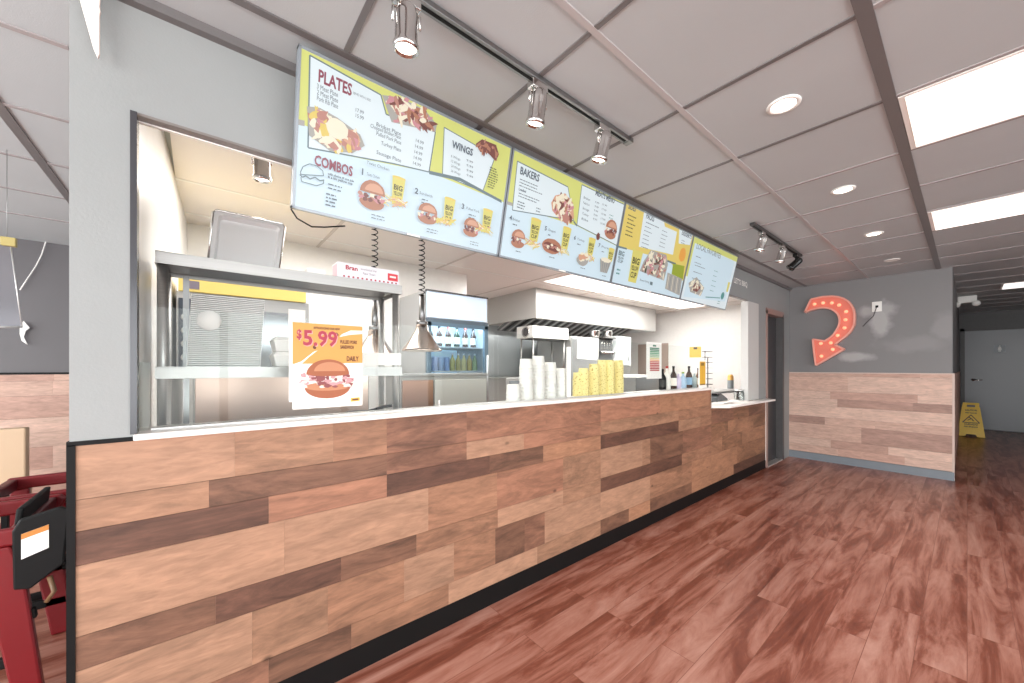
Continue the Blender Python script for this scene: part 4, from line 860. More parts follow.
stacks(wc, [(ycup(513, -1.765), -1.765, 3, 'shortest stack, farthest left'), (ycup(526, -1.765), -1.765, 11, 'second stack from the left'), (ycup(538.3, -1.765), -1.765, 12, 'tallest stack'), (ycup(550, -1.765), -1.765, 10, 'stack just right of the tallest'), (ycup(560.5, -1.765), -1.765, 8, 'stack nearest the white glass post')], .0195, 'upturned white paper cup in the %s on the ledge', 'cup', 'stacked white paper cups')
stacks(yc, [(ycup(578, -1.765), -1.765, 8, 'shortest stack, farthest left'), (ycup(583.5, -1.740), -1.740, 10, 'second stack from the left'), (ycup(594, -1.745), -1.745, 12, 'third stack from the left'), (ycup(602, -1.78), -1.78, 14, 'fourth stack from the left'), (ycup(609.5, -1.745), -1.745, 14, 'tallest front stack'), (ycup(618.5, -1.745), -1.745, 14, 'stack farthest right')], .0152, 'upturned yellow printed paper cup in the %s on the ledge', 'cup', 'stacked yellow paper cups')

# ------------------------------------------------------------------ drinks fridge and steel base in front
FX, FY0, FY1 = -3.22, 1.63, 2.33
M_fr = mat('fridge_silver', 'b9babb', .35, .6)
t = thing('drinks_fridge', 'tall silver glass door drinks fridge against the kitchen back wall', 'fridge', (-3.5, 1.98, 0))
m = MB().box(-3.80, FX-.0, FY0, FY0+.03, .1, 2.0, M_fr).box(-3.80, FX, FY1-.03, FY1, .1, 2.0, M_fr).box(-3.80, -3.77, FY0, FY1, .1, 2.0, M_fr).box(-3.80, FX, FY0, FY1, .0, .35, M_fr).box(-3.80, FX, FY0, FY1, 1.74, 2.0, M_fr)
m.build('cabinet', None, t, .004)
MB().box(FX, FX+.02, FY0+.01, FY1-.01, 1.745, 1.995, mat('fridge_header_panel', 'cfdfee', .3, emit=.35)).box(FX, FX+.03, FY0, FY1, 1.985, 2.0, M_dark).build('header_panel', None, t)
MB().box(FX, FX+.028, FY0, FY1, 1.70, 1.735, mat('grille_blue_grey', '5a6670', .4)).build('grille', None, t)
dr = MB()
for a in ((FY0, FY0+.045, .35, 1.70), (FY1-.045, FY1, .35, 1.70), (FY0, FY1, 1.665, 1.70), (FY0, FY1, .35, .40)): dr.box(FX, FX+.03, *a, mat('fridge_door_frame', '5f7585', .35))
d_ = dr.build('door', None, t); MB().box(FX+.010, FX+.016, FY0+.045, FY1-.045, .40, 1.665, glassmat('fridge_glass', (.86, .94, 1), 1.4)).build('pane', None, d_); MB().tube([(FX+.05, FY1-.025, .9), (FX+.05, FY1-.025, 1.4)], .009, 8, M_alum).build('handle', None, d_)
MB().box(-3.765, -3.76, FY0+.03, FY1-.03, .4, 1.73, mat('fridge_liner', 'cfe6f2', .5, emit=.35)).build('liner', None, t)
for z in (1.0, 1.24, 1.478): MB().box(-3.74, FX-.03, FY0+.03, FY1-.03, z-.012, z, M_white).build('shelf', None, t)
la = bpy.data.lights.new('fridge_tube', 'AREA'); la.shape = 'RECTANGLE'; la.size = .04; la.size_y = .6; la.energy = 7; la.color = (.82, .93, 1)
lo = bpy.data.objects.new('fridge_tube', la); C.objects.link(lo); lo.location = (FX-.05, 1.98, 1.72); lo.rotation_euler = (0, radians(25), pi/2*0)
def bottle_mb(P, r_, h, body, cap, label=None):
    x, y, z = P; m = MB()
    m.lathe(P, [(0, 0), (r_*.9, 0), (r_, .006), (r_, h*.55), (r_*.85, h*.64), (r_*.38, h*.78), (r_*.34, h*.93), (0, h*.93)], 16, body)
    return m
def bottle(P, r_, h, body, cap, lab_c, label, group, cat='bottle'):
    t = thing('sauce_bottle' if 'sauce' in label else 'drink_bottle', label, cat, P, group)
    bottle_mb(P, r_, h, body, cap).build('body', None, t)
    MB().lathe(P, [(r_*.40, h*.90), (r_*.42, h*.99), (r_*.36, h), (0, h)], 12, cap).build('cap', None, t)
    if lab_c: MB().lathe(P, [(r_+.0008, h*.15), (r_+.0008, h*.48)], 16, lab_c).build('label_wrap', None, t)
brown = mat('brown_bottle', '3a2a26', .15); cols = [mat('cap_red', 'a8352f', .4), M_black, mat('cap_blue', '6f93c0', .4), mat('cap_green', '7f9a3c', .4), M_white, mat('cap_gold', 'd8a84a', .4)]
pos = ['farthest left', 'second from the left', 'third from the left', 'third from the right', 'second from the right', 'farthest right']
for k in range(6): bottle((-3.32, FY0+.10+.10*k, 1.478), .030, .205, brown if k != 3 else mat('dark_green_bottle', '2c3c30', .15), cols[k % 2], M_white if k % 2 else mat('label_tan', 'd8c8b0', .5), 'dark bottle on the upper fridge shelf, %s' % pos[k], 'bottles on the upper fridge shelf')
cc = ['c9b7d8', 'b8c4e0', '9fb0c8', '8fa0c0', 'b8a860', 'a89850', 'c8b878', 'b09848', '98a878']
for k in range(9):
    kind = 'can' if k < 4 else 'bottle'; P = (-3.31, FY0+.075+.067*k, 1.24); m_ = mat('drink_'+cc[k], cc[k], .3)
    side = ['at the far left', 'second from the left', 'third from the left', 'fourth from the left, beside the bottles', 'fifth from the left, first bottle', 'sixth from the left', 'third from the right', 'second from the right', 'at the far right'][k]
    if kind == 'can': rebase(tag(MB().lathe(P, [(0, 0), (.026, 0), (.030, .008), (.030, .125), (.025, .135), (.023, .133), (0, .131)], 16, m_).build('drink_can'), 'pastel drink can on the lower visible fridge shelf, %s' % side, 'can', 'drinks on the lower fridge shelf'), P)
    else: bottle(P, .028, .175, m_, M_white, None, 'amber toned bottle on the lower visible fridge shelf, %s' % side, 'drinks on the lower fridge shelf')
# steel cabinet in front of fridge
t = thing('steel_cabinet', 'waist high steel cabinet with pale door standing before the drinks fridge', 'cabinet', (-3.0, 1.7, 0))
a, b_ = onx(400, 375, -2.85), onx(487, 376, -2.85)
MB().box(-3.15, -2.85, a.y, b_.y, .08, 1.20, M_steel).build('body', None, t, .004); MB().box(-3.17, -2.835, a.y-.01, b_.y+.01, 1.20, 1.222, M_steel).build('top', None, t, .003)
dy = onx(434, 385, -2.85).y
dd = MB().box(-2.85, -2.83, dy, b_.y-.02, .14, 1.17, mat('pale_door_panel', 'cfcec6', .35)).build('door', None, t, .004); MB().tube([(-2.815, dy+.03, .75), (-2.815, dy+.03, 1.0)], .007, 8, M_alum).build('handle', None, dd)
MB().box(-2.85, -2.832, a.y+.015, dy-.015, .14, 1.17, mat('steel_pink_lit', 'c49a86', .3, .8)).build('side_panel', None, t, .004)  # pinkish light on the steel put into its colour
for y in (a.y+.05, b_.y-.05):
    for x in (-3.1, -2.9): MB().tube([(x, y, 0), (x, y, .09)], .018, 8, M_black).build('foot', None, t)
# low steel unit seen under the pass rack + yellow topped warming cabinet on it
t = thing('steel_prep_unit', 'wide stainless prep unit seen under the lower rack shelf', 'prep unit', (-2.95, .5, 0))
MB().box(-3.35, -2.75, -.02, .95, .08, 1.25, M_steel).build('body', None, t, .004)
MB().box(-2.75, -2.735, -.01, .94, .5, 1.235, mat('steel_warm_reflection', 'cdb3a6', .3, .9)).build('front_panel', None, t, .003)  # warm reflection in the steel put into its colour
MB().box(-2.735, -2.715, .02, .91, .90, .92, M_steel).build('rail', None, t, .003)
for y in (.03, .9):
    for x in (-3.3, -2.8): MB().tube([(x, y, 0), (x, y, .09)], .018, 8, M_black).build('foot', None, t)
WX = -2.80
ya, yb = onx(176, 300, WX).y, onx(309, 300, WX).y
t = thing('warming_cabinet', 'steel warming cabinet with yellow header strip behind the lid stack', 'warming cabinet', (-3.05, (ya+yb)/2, 1.25))
MB().box(-3.30, WX, ya, yb, 1.2505, 1.70, M_steel).build('body', None, t, .004)
m = MB().box(WX-.25, WX+.012, ya+.01, yb-.02, 1.70, 1.775, mat('warm_yellow_header', 'efd57c', .45)); 
m.build('header_strip', None, t, .002)
MB().box(WX+.012, WX+.014, ya+.03, ya+.10, 1.715, 1.76, mat('print_slate', '7f7684', .5)).build('header_sticker', None, t)
MB().box(WX, WX+.012, ya+.01, ya+.07, 1.27, 1.66, mat('blue_black_panel', '39414e', .3)).build('control_panel', None, t, .002)
for k in range(4): MB().lathe((WX+.012, ya+.04, 1.33+.075*k), [(.020, 0), (.018, .018), (0, .02)], 14, M_alum, axis=(1, 0, 0)).build('knob', None, t)
MB().box(WX, WX+.010, ya+.10, yb-.03, 1.27, 1.62, mat('cabinet_window', '9aa0a4', .15, .6)).build('window_door', None, t, .003)
c0, c1 = onx(288, 309, WX), onx(305, 325, WX)
MB().box(WX+.010, WX+.012, c0.y, c1.y, c1.z, c0.z, M_paper).build('paper_note', None, t)

# ------------------------------------------------------------------ hood and cooking line
HX0, HX1, HY0, HY1 = -4.96, -3.83, 3.62, 6.78
t = thing('exhaust_hood', 'large pale steel exhaust hood below the kitchen ceiling', 'exhaust hood', (-4.4, 5.2, 1.965))
M_hood = mat('hood_steel', 'bfbebb', .38, .35)
m = MB()
m.box(HX1-.02, HX1, HY0, HY1, 1.965, ZC-.022, M_hood).box(HX0, HX1-.02, HY0, HY0+.02, 1.965, ZC-.022, M_hood).box(HX0, HX1-.02, HY1-.02, HY1, 1.965, ZC-.022, M_hood).box(HX0, HX1-.02, HY0+.02, HY1-.02, 2.33, 2.35, M_hood)
m.build('canopy', None, t)
for a in ((HX1-.035, HX1-.02, HY0+.02, HY1-.02), ): MB().box(*a, 1.955, 1.985, M_steel).build('drip_rail', None, t)
nb = 34
fm = MB()
for k in range(nb):
    y = HY0+.06+k*(HY1-HY0-.12)/nb
    fm.prism([(-4.10, y, 2.12), (-4.10, y+.035, 2.12), (-4.74, y+.035, 1.86), (-4.74, y, 1.86)], (.012, 0, .02), mat('baffle_dark', '4a4a48', .4, .5) if k % 2 else M_alum)
fm.prism([(-4.08, HY0+.03, 2.14), (-4.08, HY1-.03, 2.14), (-4.76, HY1-.03, 1.86), (-4.76, HY0+.03, 1.86)], (.012, 0, .035), M_steeld)
fm.build('baffle_filters', None, t)
for k, y in enumerate((4.55, 5.75)):  # lamps added to brighten the dark baffles
    hl = thing('added_hood_lamp', ['added round lamp under the exhaust hood, left one', 'added round lamp under the exhaust hood, right one'][k], 'lamp', (-4.0, y, 2.33), 'added lamps inside the exhaust hood')
    MB().lathe((-3.95, y, 2.25), [(0, -.09), (.04, -.08), (.055, -.04), (.05, 0), (0, .0)], 16, M_lamp).build('globe', None, hl); MB().lathe((-3.95, y, 2.25), [(.06, 0), (.06, .03), (.03, .08), (0, .08)], 16, M_chrome).build('fitting', None, hl)
    l = bpy.data.lights.new('added_hood_glow', 'POINT'); l.energy = 9; l.shadow_soft_size = .06; o = bpy.data.objects.new('added_hood_glow', l); C.objects.link(o); o.location = (-4.0, y, 2.08)
tag(MB().box(-4.965, -4.955, 2.49, 6.95, .9, 1.96, mat('wall_steel_sheet', 'bcbfc0', .35, .6, noise=.05, nscale=2)).build('wall_steel_sheet'), 'brushed steel sheet covering the wall under the hood', 'wall sheet')
def px_box(mb, x, px0, py0, px1, py1, depth, mt_):
    a, b_ = onx(px0, py1, x), onx(px1, py0, x); y1_ = b_.y
    zt_ = CH-(py0-CY)/FPX*((x/ray(px0, py0).x)); zb_ = CH-(py1-CY)/FPX*((x/ray(px0, py1).x))
    mb.box(x-depth, x, a.y, y1_, zb_, zt_, mt_); return a.y, y1_, zb_, zt_
SX = -3.95
t = thing('ticket_oven', 'white boxy conveyor oven with round side fan just under the hood', 'oven', (SX-.3, 3.8, 1.55))
m = MB(); y0, y1, zb, zt = px_box(m, SX, 533, 325, 568.5, 337.5, .36, mat('oven_white', 'dcdcd8', .4)); m.build('body', None, t, .006)
MB().lathe((SX-.16, y0, (zb+zt)/2), [(0, .004), (.055, .004), (.06, 0)], 20, M_dark, axis=(0, -1, 0)).lathe((SX-.16, y0, (zb+zt)/2), [(.06, .001), (.075, .008), (.08, 0)], 20, M_chrome, axis=(0, -1, 0)).build('fan_guard', None, t)
MB().box(SX-.3, SX-.05, y0+.05, y1-.05, zb-.012, zb, M_steeld).build('vent_slot', None, t)
st = MB(); 
for x in (SX-.31, SX-.05):
    for y in (y0+.05, y1-.05): st.tube([(x, y, 1.13), (x, y, zb)], .012, 8, M_steel)
st.build('stand', None, t)
t = thing('smoker_cabinet', 'tall steel cooking cabinet with a paper note, behind the white cup stacks', 'cooking cabinet', (-4.4, 3.7, 0))
m = MB(); y0, y1, zb, zt = px_box(m, -4.05, 506, 378, 561, 402, .7, M_steel); m.build('body', None, t, .005)
MB().box(-4.05, -4.04, y0+.06, y1-.06, zb+.05, zt-.04, mat('cabinet_window', '9aa0a4', .15, .6)).build('door', None, t, .003); 
m2 = MB().box(-4.74, -4.06, y0+.02, y1-.02, 0, zb, M_steel); m2.build('plinth', None, t)
c0, c1 = onx(538, 344, -4.93), onx(549, 354, -4.93)
tag(MB().box(-4.935, -4.93, c0.y, c1.y, c1.z, c0.z, M_paper).build('paper_notice'), 'small white paper notice on the steel wall above the white cups', 'notice')
t = thing('holding_cabinet', 'upright stainless holding cabinet with white notice behind the yellow cups', 'holding cabinet', (-4.2, 4.6, 0))
HCX = -3.9
m = MB(); y0, y1, zb, zt = px_box(m, HCX, 571, 336, 599, 404, .75, M_steel); m.build('body', None, t, .006)
MB().box(HCX-.74, HCX-.01, y0+.02, y1-.02, 0, zb, M_steeld).build('lower_body', None, t)
MB().box(HCX, HCX+.012, y0+.02, y1-.02, zb+.02, zt-.03, mat('brushed_door', 'c3c5c6', .3, .8)).build('door', None, t, .003)
a, b_ = onx(577, 359.5, HCX+.014), onx(598, 339, HCX+.014)
m = MB().prism([(HCX+.013, a.y, a.z+.02), (HCX+.013, b_.y-.05, a.z), (HCX+.013, b_.y, a.z+.06), (HCX+.013, b_.y, b_.z), (HCX+.013, a.y+.02, b_.z)], (.002, 0, 0), M_paper)
m.build('notice', None, t)
MB().tube([(HCX+.05, y0+.06, zb+.3), (HCX+.05, y0+.06, zb+.05)], .012, 8, M_chrome).build('handle', None, t)
# dark utensil rail with hanging ladles
t = thing('utensil_rail', 'dark rail of hanging steel utensils right of the holding cabinet', 'rail', (-4.0, 5.2, 1.5))
p0, p1 = onx(600, 338, -4.0), onx(613, 339, -4.0)
MB().box(-4.02, -4.0, p0.y, p1.y, p0.z-.02, p0.z, M_black).build('bar', None, t)
MB().box(-4.06, -4.02, p0.y, p1.y, 0, p0.z, mat('dark_splash_panel', '77797a', .4, .4)).build('back_panel', None, t)
n = 5
for k in range(n):
    y = p0.y+.04+(p1.y-p0.y-.08)*k/(n-1); u_ = MB(); u_.tube([(-3.99, y, p0.z-.01), (-3.99, y, p0.z-.22)], .006, 6, M_chrome)
    u_.lathe((-3.985, y, p0.z-.28), [(0, 0), (.03, .01), (.042, .035), (.044, .06), (.04, .058), (.036, .035), (0, .015)], 14, M_chrome); u_.build('ladle', None, t)
for k, px in enumerate((598.5, 611)):
    p = onx(px, 334, -3.9); tt = thing('steel_pot', ['round steel pot on the rail top, left one', 'round steel pot on the rail top, right one'][k], 'pot', (-3.9, p.y, p.z-.05), 'steel pots above the utensils')
    MB().lathe((-3.98, p.y, p.z-.05), [(0, 0), (.07, 0), (.085, .02), (.09, .10), (.094, .104), (.084, .10), (.078, .02), (0, .01)], 20, M_chrome).build('bowl', None, tt)
    MB().tube([(-3.98, p.y+.085, p.z+.02), (-3.98, p.y+.12, p.z+.02), (-3.98, p.y+.12, p.z-.02), (-3.98, p.y+.085, p.z-.02)], .006, 6, M_black).build('handle', None, tt)
sh = MB().box(-4.06, -3.88, p0.y, p1.y, p0.z-.0, p0.z+.012, M_steel).build('shelf', None, t)
t = thing('white_freezer', 'narrow white upright cabinet at the right end of the hood', 'cabinet', (-4.3, 5.9, 0))
m = MB(); y0, y1, zb, zt = px_box(m, -3.95, 617, 336, 631, 366, .6, mat('appliance_white', 'e4e8e8', .35)); m.build('body', None, t, .006)
MB().box(-3.95, -3.935, y0+.02, y1-.08, zb+.02, zt-.02, mat('appliance_white_door', 'd5dcdf', .3)).build('door', None, t, .004)
MB().box(-4.54, -3.96, y0+.01, y1-.01, .1, zb, M_steel).build('base', None, t); MB().box(-4.52, -4.0, y0+.03, y1-.03, 0, .1, M_black).build('plinth', None, t); MB().tube([(-3.92, y1-.12, zb+.1), (-3.92, y1-.12, zt-.15)], .01, 8, M_alum).build('handle', None, t)
# worktop appliances along mid kitchen
t = thing('side_prep_table', 'steel prep table with white boards at the right end of the kitchen', 'table', (-3.2, 6.2, 0))
p = onx(622, 385, -3.1)
MB().box(-3.6, -3.1, 4.6, 7.1, 1.05, 1.09, M_steel).build('top', None, t, .004)
for y in (4.7, 7.0):
    for x in (-3.5, -3.2): MB().tube([(x, y, 0), (x, y, 1.05)], .02, 8, M_steel).build('leg', None, t)
tag(MB().box(-3.45, -3.15, 4.75, 5.4, 1.0905, 1.16, M_white).build('white_food_tub', None, None, .01), 'white food tub on the steel prep table right of the yellow cups', 'tub')
# taupe panel on the end wall, yellow notice, wire rack
a, b_ = ony(638, 377, KE-.02), ony(668, 343, KE-.02)
tag(MB().box(a.x, b_.x, KE-.02, KE-.001, .6, b_.z, mat('taupe_panel', 'a8968c', .55)).build('taupe_wall_panel'), 'taupe panel on the far kitchen wall behind the chart card', 'wall panel')
a, b_ = ony(689.5, 357.5, KE-.006), ony(701, 346.5, KE-.006)
t = thing('yellow_wall_notice', 'yellow paper notice pinned on the white kitchen end wall', 'notice', (a.x, KE-.006, a.z))
MB().box(a.x, b_.x, KE-.008, KE-.001, a.z, b_.z, mat('notice_yellow', 'e6bf62', .5)).build('paper', None, t); MB().box(a.x+.08, a.x+.15, KE-.011, KE-.008, b_.z-.05, b_.z-.01, M_dark).build('clip', None, t)
# steel pan on worktop
t = thing('steel_insert_pan', 'rectangular steel insert pan behind the ledge, left of the bottles', 'pan', (-2.05, 3.0, .95))
a, b_ = onx(636, 392, -2.0), onx(661, 377, -2.0)
m = MB(); sx0, sx1, sy0, sy1, z0, z1 = -2.22, -2.0, a.y, b_.y, .96, b_.z
for q in ((sx0, sx0+.004, sy0, sy1), (sx1-.004, sx1, sy0, sy1), (sx0, sx1, sy0, sy0+.004), (sx0, sx1, sy1-.004, sy1)): m.box(*q, z0, z1, M_steel)
m.box(sx0, sx1, sy0, sy1, z0-.004, z0, M_steel); m.build('pan', None, t); MB().box(sx0-.01, sx1+.01, sy0-.01, sy1+.01, z1, z1+.006, M_foam).build('lid', None, t, .002)
# sauce bottles on the ledge
spec = [(662.5, 369, 'black squat', M_black, M_black, 'label_tan', '2b2b2b', .028), (667, 366, 'white bodied red capped', mat('squeeze_white', 'e8e4de', .35), cols[0], None, '', .028), (673.5, 366, 'dark necked pale labelled', brown, M_black, 'p', 'e2dcd4', .026), (678.5, 375, 'pale lilac', mat('squeeze_lilac', 'c8bcd8', .35), M_white, None, '', .022), (683, 372, 'pale blue bodied green capped', mat('squeeze_blue', '9fbcd6', .3), cols[3], None, '', .028), (689, 366, 'brown necked blue labelled', brown, M_black, 'q', '7fa6c4', .026), (694.5, 372, 'clear short', mat('bottle_clear_grey', 'a9b4b4', .15), M_white, None, '', .022), (698, 368, 'amber slim dark necked', mat('amber_bottle', '6a4526', .2), M_black, 'r', 'd8ccb8', .018)]
for px, top, nm, bm_, cp_, lb, lc, r_ in spec:
    x = -1.765 if px not in (678.5, 694.5) else -1.735; rr = ray(px, 390); k = x/rr.x; y = rr.y*k; zt_ = CH-(top-CY)/FPX*k
    bottle((x, y, 1.0698), r_*1.12, max(.16, zt_-1.07), bm_, cp_, mat('lab_'+lc, lc, .5) if lb else None, '%s sauce bottle in the row at the right ledge end' % nm, 'sauce bottles on the ledge')
# yellow table stand
p = onx(699.5, 386.5, -1.70); q = onx(708.2, 360, -1.70)
t = thing('menu_stand', 'upright yellow card in a white holder at the right end of the ledge', 'card stand', (-1.74, (p.y+q.y)/2, 1.07))
MB().box(-1.672, -1.666, 3.75, 3.905, 1.0735, 1.345, M_white).box(-1.684, -1.64, 3.75, 3.905, 1.0698, 1.0735, M_white).build('holder', None, t)
MB().box(-1.666, -1.6648, 3.765, 3.885, 1.10, 1.33, mat('card_gold', 'd9ab3c', .5)).box(-1.6648, -1.6643, 3.79, 3.86, 1.29, 1.32, mat('card_brown', '8a6a2a', .5)).box(-1.6648, -1.6643, 3.765, 3.885, 1.10, 1.112, mat('card_brown', '8a6a2a', .5)).build('card', None, t)
tt = thing('back_bench', 'steel bench behind the low pickup shelf carrying the wire rack', 'bench', (-2.3, 4.8, 0))
MB().box(-2.6, -2.1, 4.1, 6.2, .92, .95, M_steel).build('top', None, tt, .004)
for y in (4.2, 6.1):
    for x in (-2.55, -2.15): MB().tube([(x, y, 0), (x, y, .92)], .02, 8, M_steel).build('leg', None, tt)
# wire display rack
t = thing('wire_rack', 'black wire display rack against white wall right of the yellow notice', 'rack', (-2.25, 4.95, .95))
wp = onx(705, 395, -2.3); m = MB()
m.tube([(-2.3, wp.y, .95), (-2.3, wp.y, 1.50)], .005, 6, M_black); m.build('pole', None, t)
for k in range(7):
    z = 1.49-.075*k; rg = [(-2.3+.06*cos(a_*pi/8), wp.y+.07+.10*sin(a_*pi/8), z) for a_ in range(17)]; MB().tube(rg, .003, 5, M_black, cap=False).build('ring', None, t)
MB().lathe((-2.3, wp.y, .95), [(0, .0), (.07, 0), (.07, .008), (0, .01)], 18, M_black).build('base', None, t)
# items on the low pickup shelf
ZS = .8855
def sh(px, py): p = onz(px, py, ZS); return p
t = thing('card_terminal', 'dark grey card terminal lying on the low pickup shelf', 'card terminal', (-1.80, 4.5, ZS))
p = (-1.78, 4.45)
MB().prism([(p[0]-.05, p[1]-.12, ZS), (p[0]-.05, p[1]+.16, ZS), (p[0]-.05, p[1]+.16, ZS+.035), (p[0]-.05, p[1]-.02, ZS+.105), (p[0]-.05, p[1]-.12, ZS+.06)], (.10, 0, 0), mat('terminal_grey', '55585a', .4)).build('body', None, t, .004)
MB().box(p[0]-.04, p[0]+.04, p[1]-.10, p[1]-.03, ZS+.085, ZS+.098, M_black).build('screen', None, t)
for k in range(3):
    q = (-1.70+.012*k, 4.30+.10*k); yy = q[1]
    m = MB().prism([(q[0]-.07, yy-.08, ZS+.002+.004*k), (q[0]+.06, yy-.06, ZS+.002+.004*k), (q[0]+.07, yy+.09, ZS+.02+.004*k), (q[0]-.05, yy+.07, ZS+.012+.004*k)], (0, 0, .002), M_paper)
    tag(m.build('paper_slip'), ['white paper slip on the pickup shelf, nearest the counter step', 'white paper slip on the pickup shelf, in the middle of three', 'white paper slip on the pickup shelf, nearest the glass jar'][k], 'paper', 'paper slips on the pickup shelf')
t = thing('glass_jar', 'clear glass jar at the far end of the pickup shelf', 'jar', (-1.75, 5.0-.12, ZS))
q = (-1.70, 4.86); gm = glassmat('jar_glass', (.88, .9, .9), 1.5)
MB().lathe((q[0], q[1], ZS), [(0, .0), (.05, 0), (.055, .01), (.055, .09), (.045, .11), (.045, .125), (.041, .125), (.041, .11), (.05, .09), (.05, .012), (0, .008)], 20, gm).build('vessel', None, t)
MB().lathe((q[0], q[1], ZS), [(.047, .118), (.047, .130), (0, .132)], 20, M_alum).build('lid', None, t)
t = thing('white_tumbler', 'small white jug with dark print beside the counter step', 'jug', (-1.80, 4.08, ZS))
MB().lathe((-1.80, 4.10, ZS), [(0, 0), (.035, 0), (.042, .09), (.044, .094), (.038, .09), (.03, .008), (0, .006)], 18, M_white).build('vessel', None, t)
MB().tube([(-1.80, 4.14, ZS+.08), (-1.80, 4.17, ZS+.07), (-1.80, 4.17, ZS+.035), (-1.80, 4.14, ZS+.02)], .005, 6, M_white).build('handle', None, t)
t = thing('condiment_bottle', 'grey bottle with orange cap standing behind the pickup shelf', 'bottle', (-2.3, 5.0, .95))
p = onx(730.5, 386, -2.3); zt_ = onx(730.5, 374.5, -2.3).z
MB().lathe((-2.3, p.y, .951), [(0, 0), (.04, 0), (.042, .01), (.042, zt_-.951-.09), (.03, zt_-.951-.06), (0, zt_-.951-.06)], 16, mat('bottle_grey', '7f8488', .4)).build('body', None, t)
MB().lathe((-2.3, p.y, .951), [(.042, zt_-.951-.085), (.040, zt_-.951-.03), (.025, zt_-.951), (0, zt_-.951)], 16, mat('cap_orange', 'e8b060', .4)).build('cap', None, t)
MB().lathe((XC+.001, 3.945, .93), [(.006, 0), (.005, .003), (0, .004)], 10, M_black, axis=(1, 0, 0)).build('screw_hole', None, ct)

# ------------------------------------------------------------------ left dining room: high chairs, bench, hanging panel
M_red = mat('red_plastic', '74141b', .3, noise=.03, nscale=4)
M_dred = mat('dark_red_plastic', '5a161c', .35)
def high_chair(loc, label, plate):
    """A-frame plastic restaurant high chair, side on to the counter"""
    t = thing('high_chair', label, 'high chair', (0, 0, 0), 'red plastic high chairs')
    for s in (-1, 1):
        x = .22*s
        for e, nm in ((1, 'front_leg'), (-1, 'rear_leg')):
            MB().prism([(x, e*.245, 0), (x, e*.17, 0), (x, e*.10, .50), (x, e*.10, .60), (x, e*.165, .60), (x, e*.195, .50)], (.035*s, 0, 0), M_red).build(nm, None, t, .008)
        MB().prism([(x, -.18, .60), (x, .20, .60), (x, .22, .64), (x, .20, .665), (x, -.18, .665)], (.035*s, 0, 0), M_red).build('side_rail', None, t, .01)
        for z in (.14, .30): MB().prism([(x, -.225, z), (x, .225, z), (x, .22, z+.04), (x, -.22, z+.04)], (.025*s, 0, 0), M_black).build('lower_rail', None, t, .005)
    MB().box(-.22, .22, -.18, -.14, .60, .66, M_dred).build('front_bar', None, t, .008); MB().box(-.22, .22, .15, .19, .60, .66, M_dred).build('rear_bar', None, t, .008)
    MB().box(-.22, .22, -.13, .13, .36, .385, M_dred).build('seat', None, t, .006)
    MB().box(-.018, .018, -.14, -.12, .38, .62, M_black).build('crotch_strap', None, t)
    MB().prism([(-.18, .13, .40), (.18, .13, .40), (.18, .16, .72), (-.18, .16, .72)], (0, .02, 0), M_black).build('backrest', None, t, .006)
    if plate:
        pl = MB().prism([(.256, .175, .44), (.256, .215, .43), (.256, .30, .50), (.256, .315, .71), (.256, .29, .725), (.256, .19, .70), (.256, .172, .66)], (.022, 0, 0), M_black).build('arm_plate', None, t, .006)
        sg = MB(); sg.prism([(.2782, .195, .55), (.2782, .262, .575), (.2782, .262, .665), (.2782, .195, .645)], (.001, 0, 0), M_paper); sg.prism([(.2793, .195, .625), (.2793, .262, .645), (.2793, .262, .665), (.2793, .195, .645)], (.0008, 0, 0), mat('label_orange', 'c9823a', .5)); sg.build('warning_label', None, pl)
        MB().tube([(.27, .262, .46), (.275, .275, .40), (.275, .255, .365)], .008, 6, mat('buckle_brown', '6e5238', .4)).build('strap_buckle', None, pl)
    t.location = loc
high_chair((-2.555, -.705, 0), 'red high chair with black labelled arm plate, left of the counter end', True)
high_chair((-3.12, -.62, 0), 'red high chair without label plate standing behind the labelled one', False)
t = thing('tan_bench', 'pale tan bench end against the plank wall of the left room', 'bench', (-4.6, -1.2, 0))
p = onx(9, 470, -3.9)
m = MB().box(-4.2, -3.9, p.y-.5, onx(17, 470, -3.9).y, 0, .46, mat('tan_laminate', 'cdb193', .5)); m.build('seat', None, t, .01)
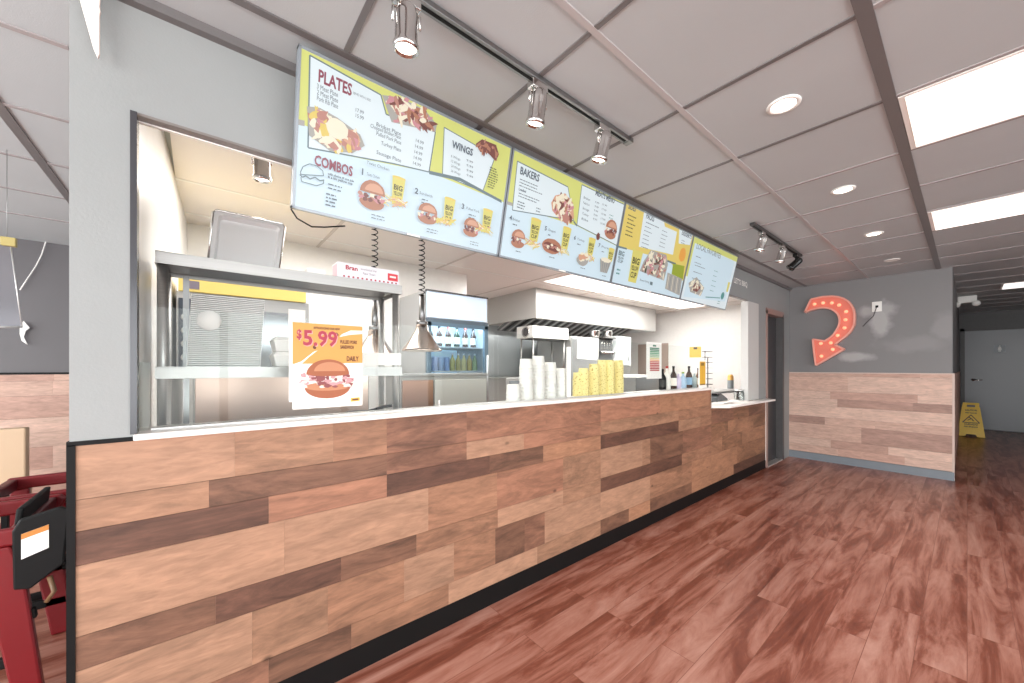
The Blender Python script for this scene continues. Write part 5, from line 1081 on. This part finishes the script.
MB().box(-4.2, -4.12, p.y-.5, onx(14, 470, -3.9).y, .46, .98-.12, mat('tan_laminate', 'cdb193', .5)).build('backrest', None, t, .01)
# hanging acrylic panel near top left
HXp = -3.2
a, b_ = onx(0, 327, HXp), onx(22, 242, HXp)
t = thing('hanging_panel', 'translucent grey panel with yellow clip hanging at the far left', 'hanging sign', (HXp, a.y, b_.z))
tl, tr_, br_, bl = onx(-30, 238, HXp), onx(10, 241, HXp), onx(22, 327, HXp), onx(-30, 327, HXp)
MB().prism([tl, tr_, br_, bl], (-.012, 0, 0), mat('smoky_acrylic', '77757a', .12, .3)).build('sheet', None, t)
MB().tube([tr_, br_], .003, 6, M_alum).tube([br_, bl], .005, 6, M_alum).build('edge_strip', None, t)
c = onx(7, 240, HXp+.01); MB().box(c.x-.02, c.x+.01, c.y-.02, c.y+.03, c.z-.03, c.z+.015, mat('clip_yellow', 'b8a868', .4)).build('clip', None, t, .003)
MB().tube([c, (c.x, c.y, ZC)], .0012, 6, M_steeld).build('hanger_wire', None, t)
ws = [onx(x, y, XB+.03) for x, y in ((0, 234), (25, 233), (41, 236), (46, 241), (42, 254), (36, 266), (28, 278), (20, 290))]
tag(MB().tube(ws, .0045, 6, M_paper).build('loose_white_cord'), 'loose thin white cord dangling on the dark wall of the left room', 'cord')
q = [onx(x, y, XB+.03) for x, y in ((20, 326), (24, 321), (30, 328), (26, 331), (24, 337), (28, 345), (22, 341), (20, 334))]
tag(MB().prism(q, (.01, 0, 0), M_paper).build('white_hook'), 'small white curled hook shape on the dark wall below the panel', 'hook')
# pointed off-white pennant at upper left of the column
q = [onx(77, -20, XC+.03), onx(103, -20, XC+.03), onx(100.5, 10, XC+.03), onx(101.5, 14, XC+.03), onx(100.5, 18, XC+.03), onx(100.5, 57, XC+.03), onx(98.5, 60, XC+.03), onx(94, 50, XC+.03), onx(80, 0, XC+.03)]
q = [Vector((v.x, v.y, min(v.z, ZC-.001))) for v in q]
tag(MB().prism(q, (.012, 0, 0), mat('pennant_white', 'f0e4de', .5)).build('pointed_pennant', None, None, .002), 'off white pointed pennant hanging at the top of the grey column', 'pennant')
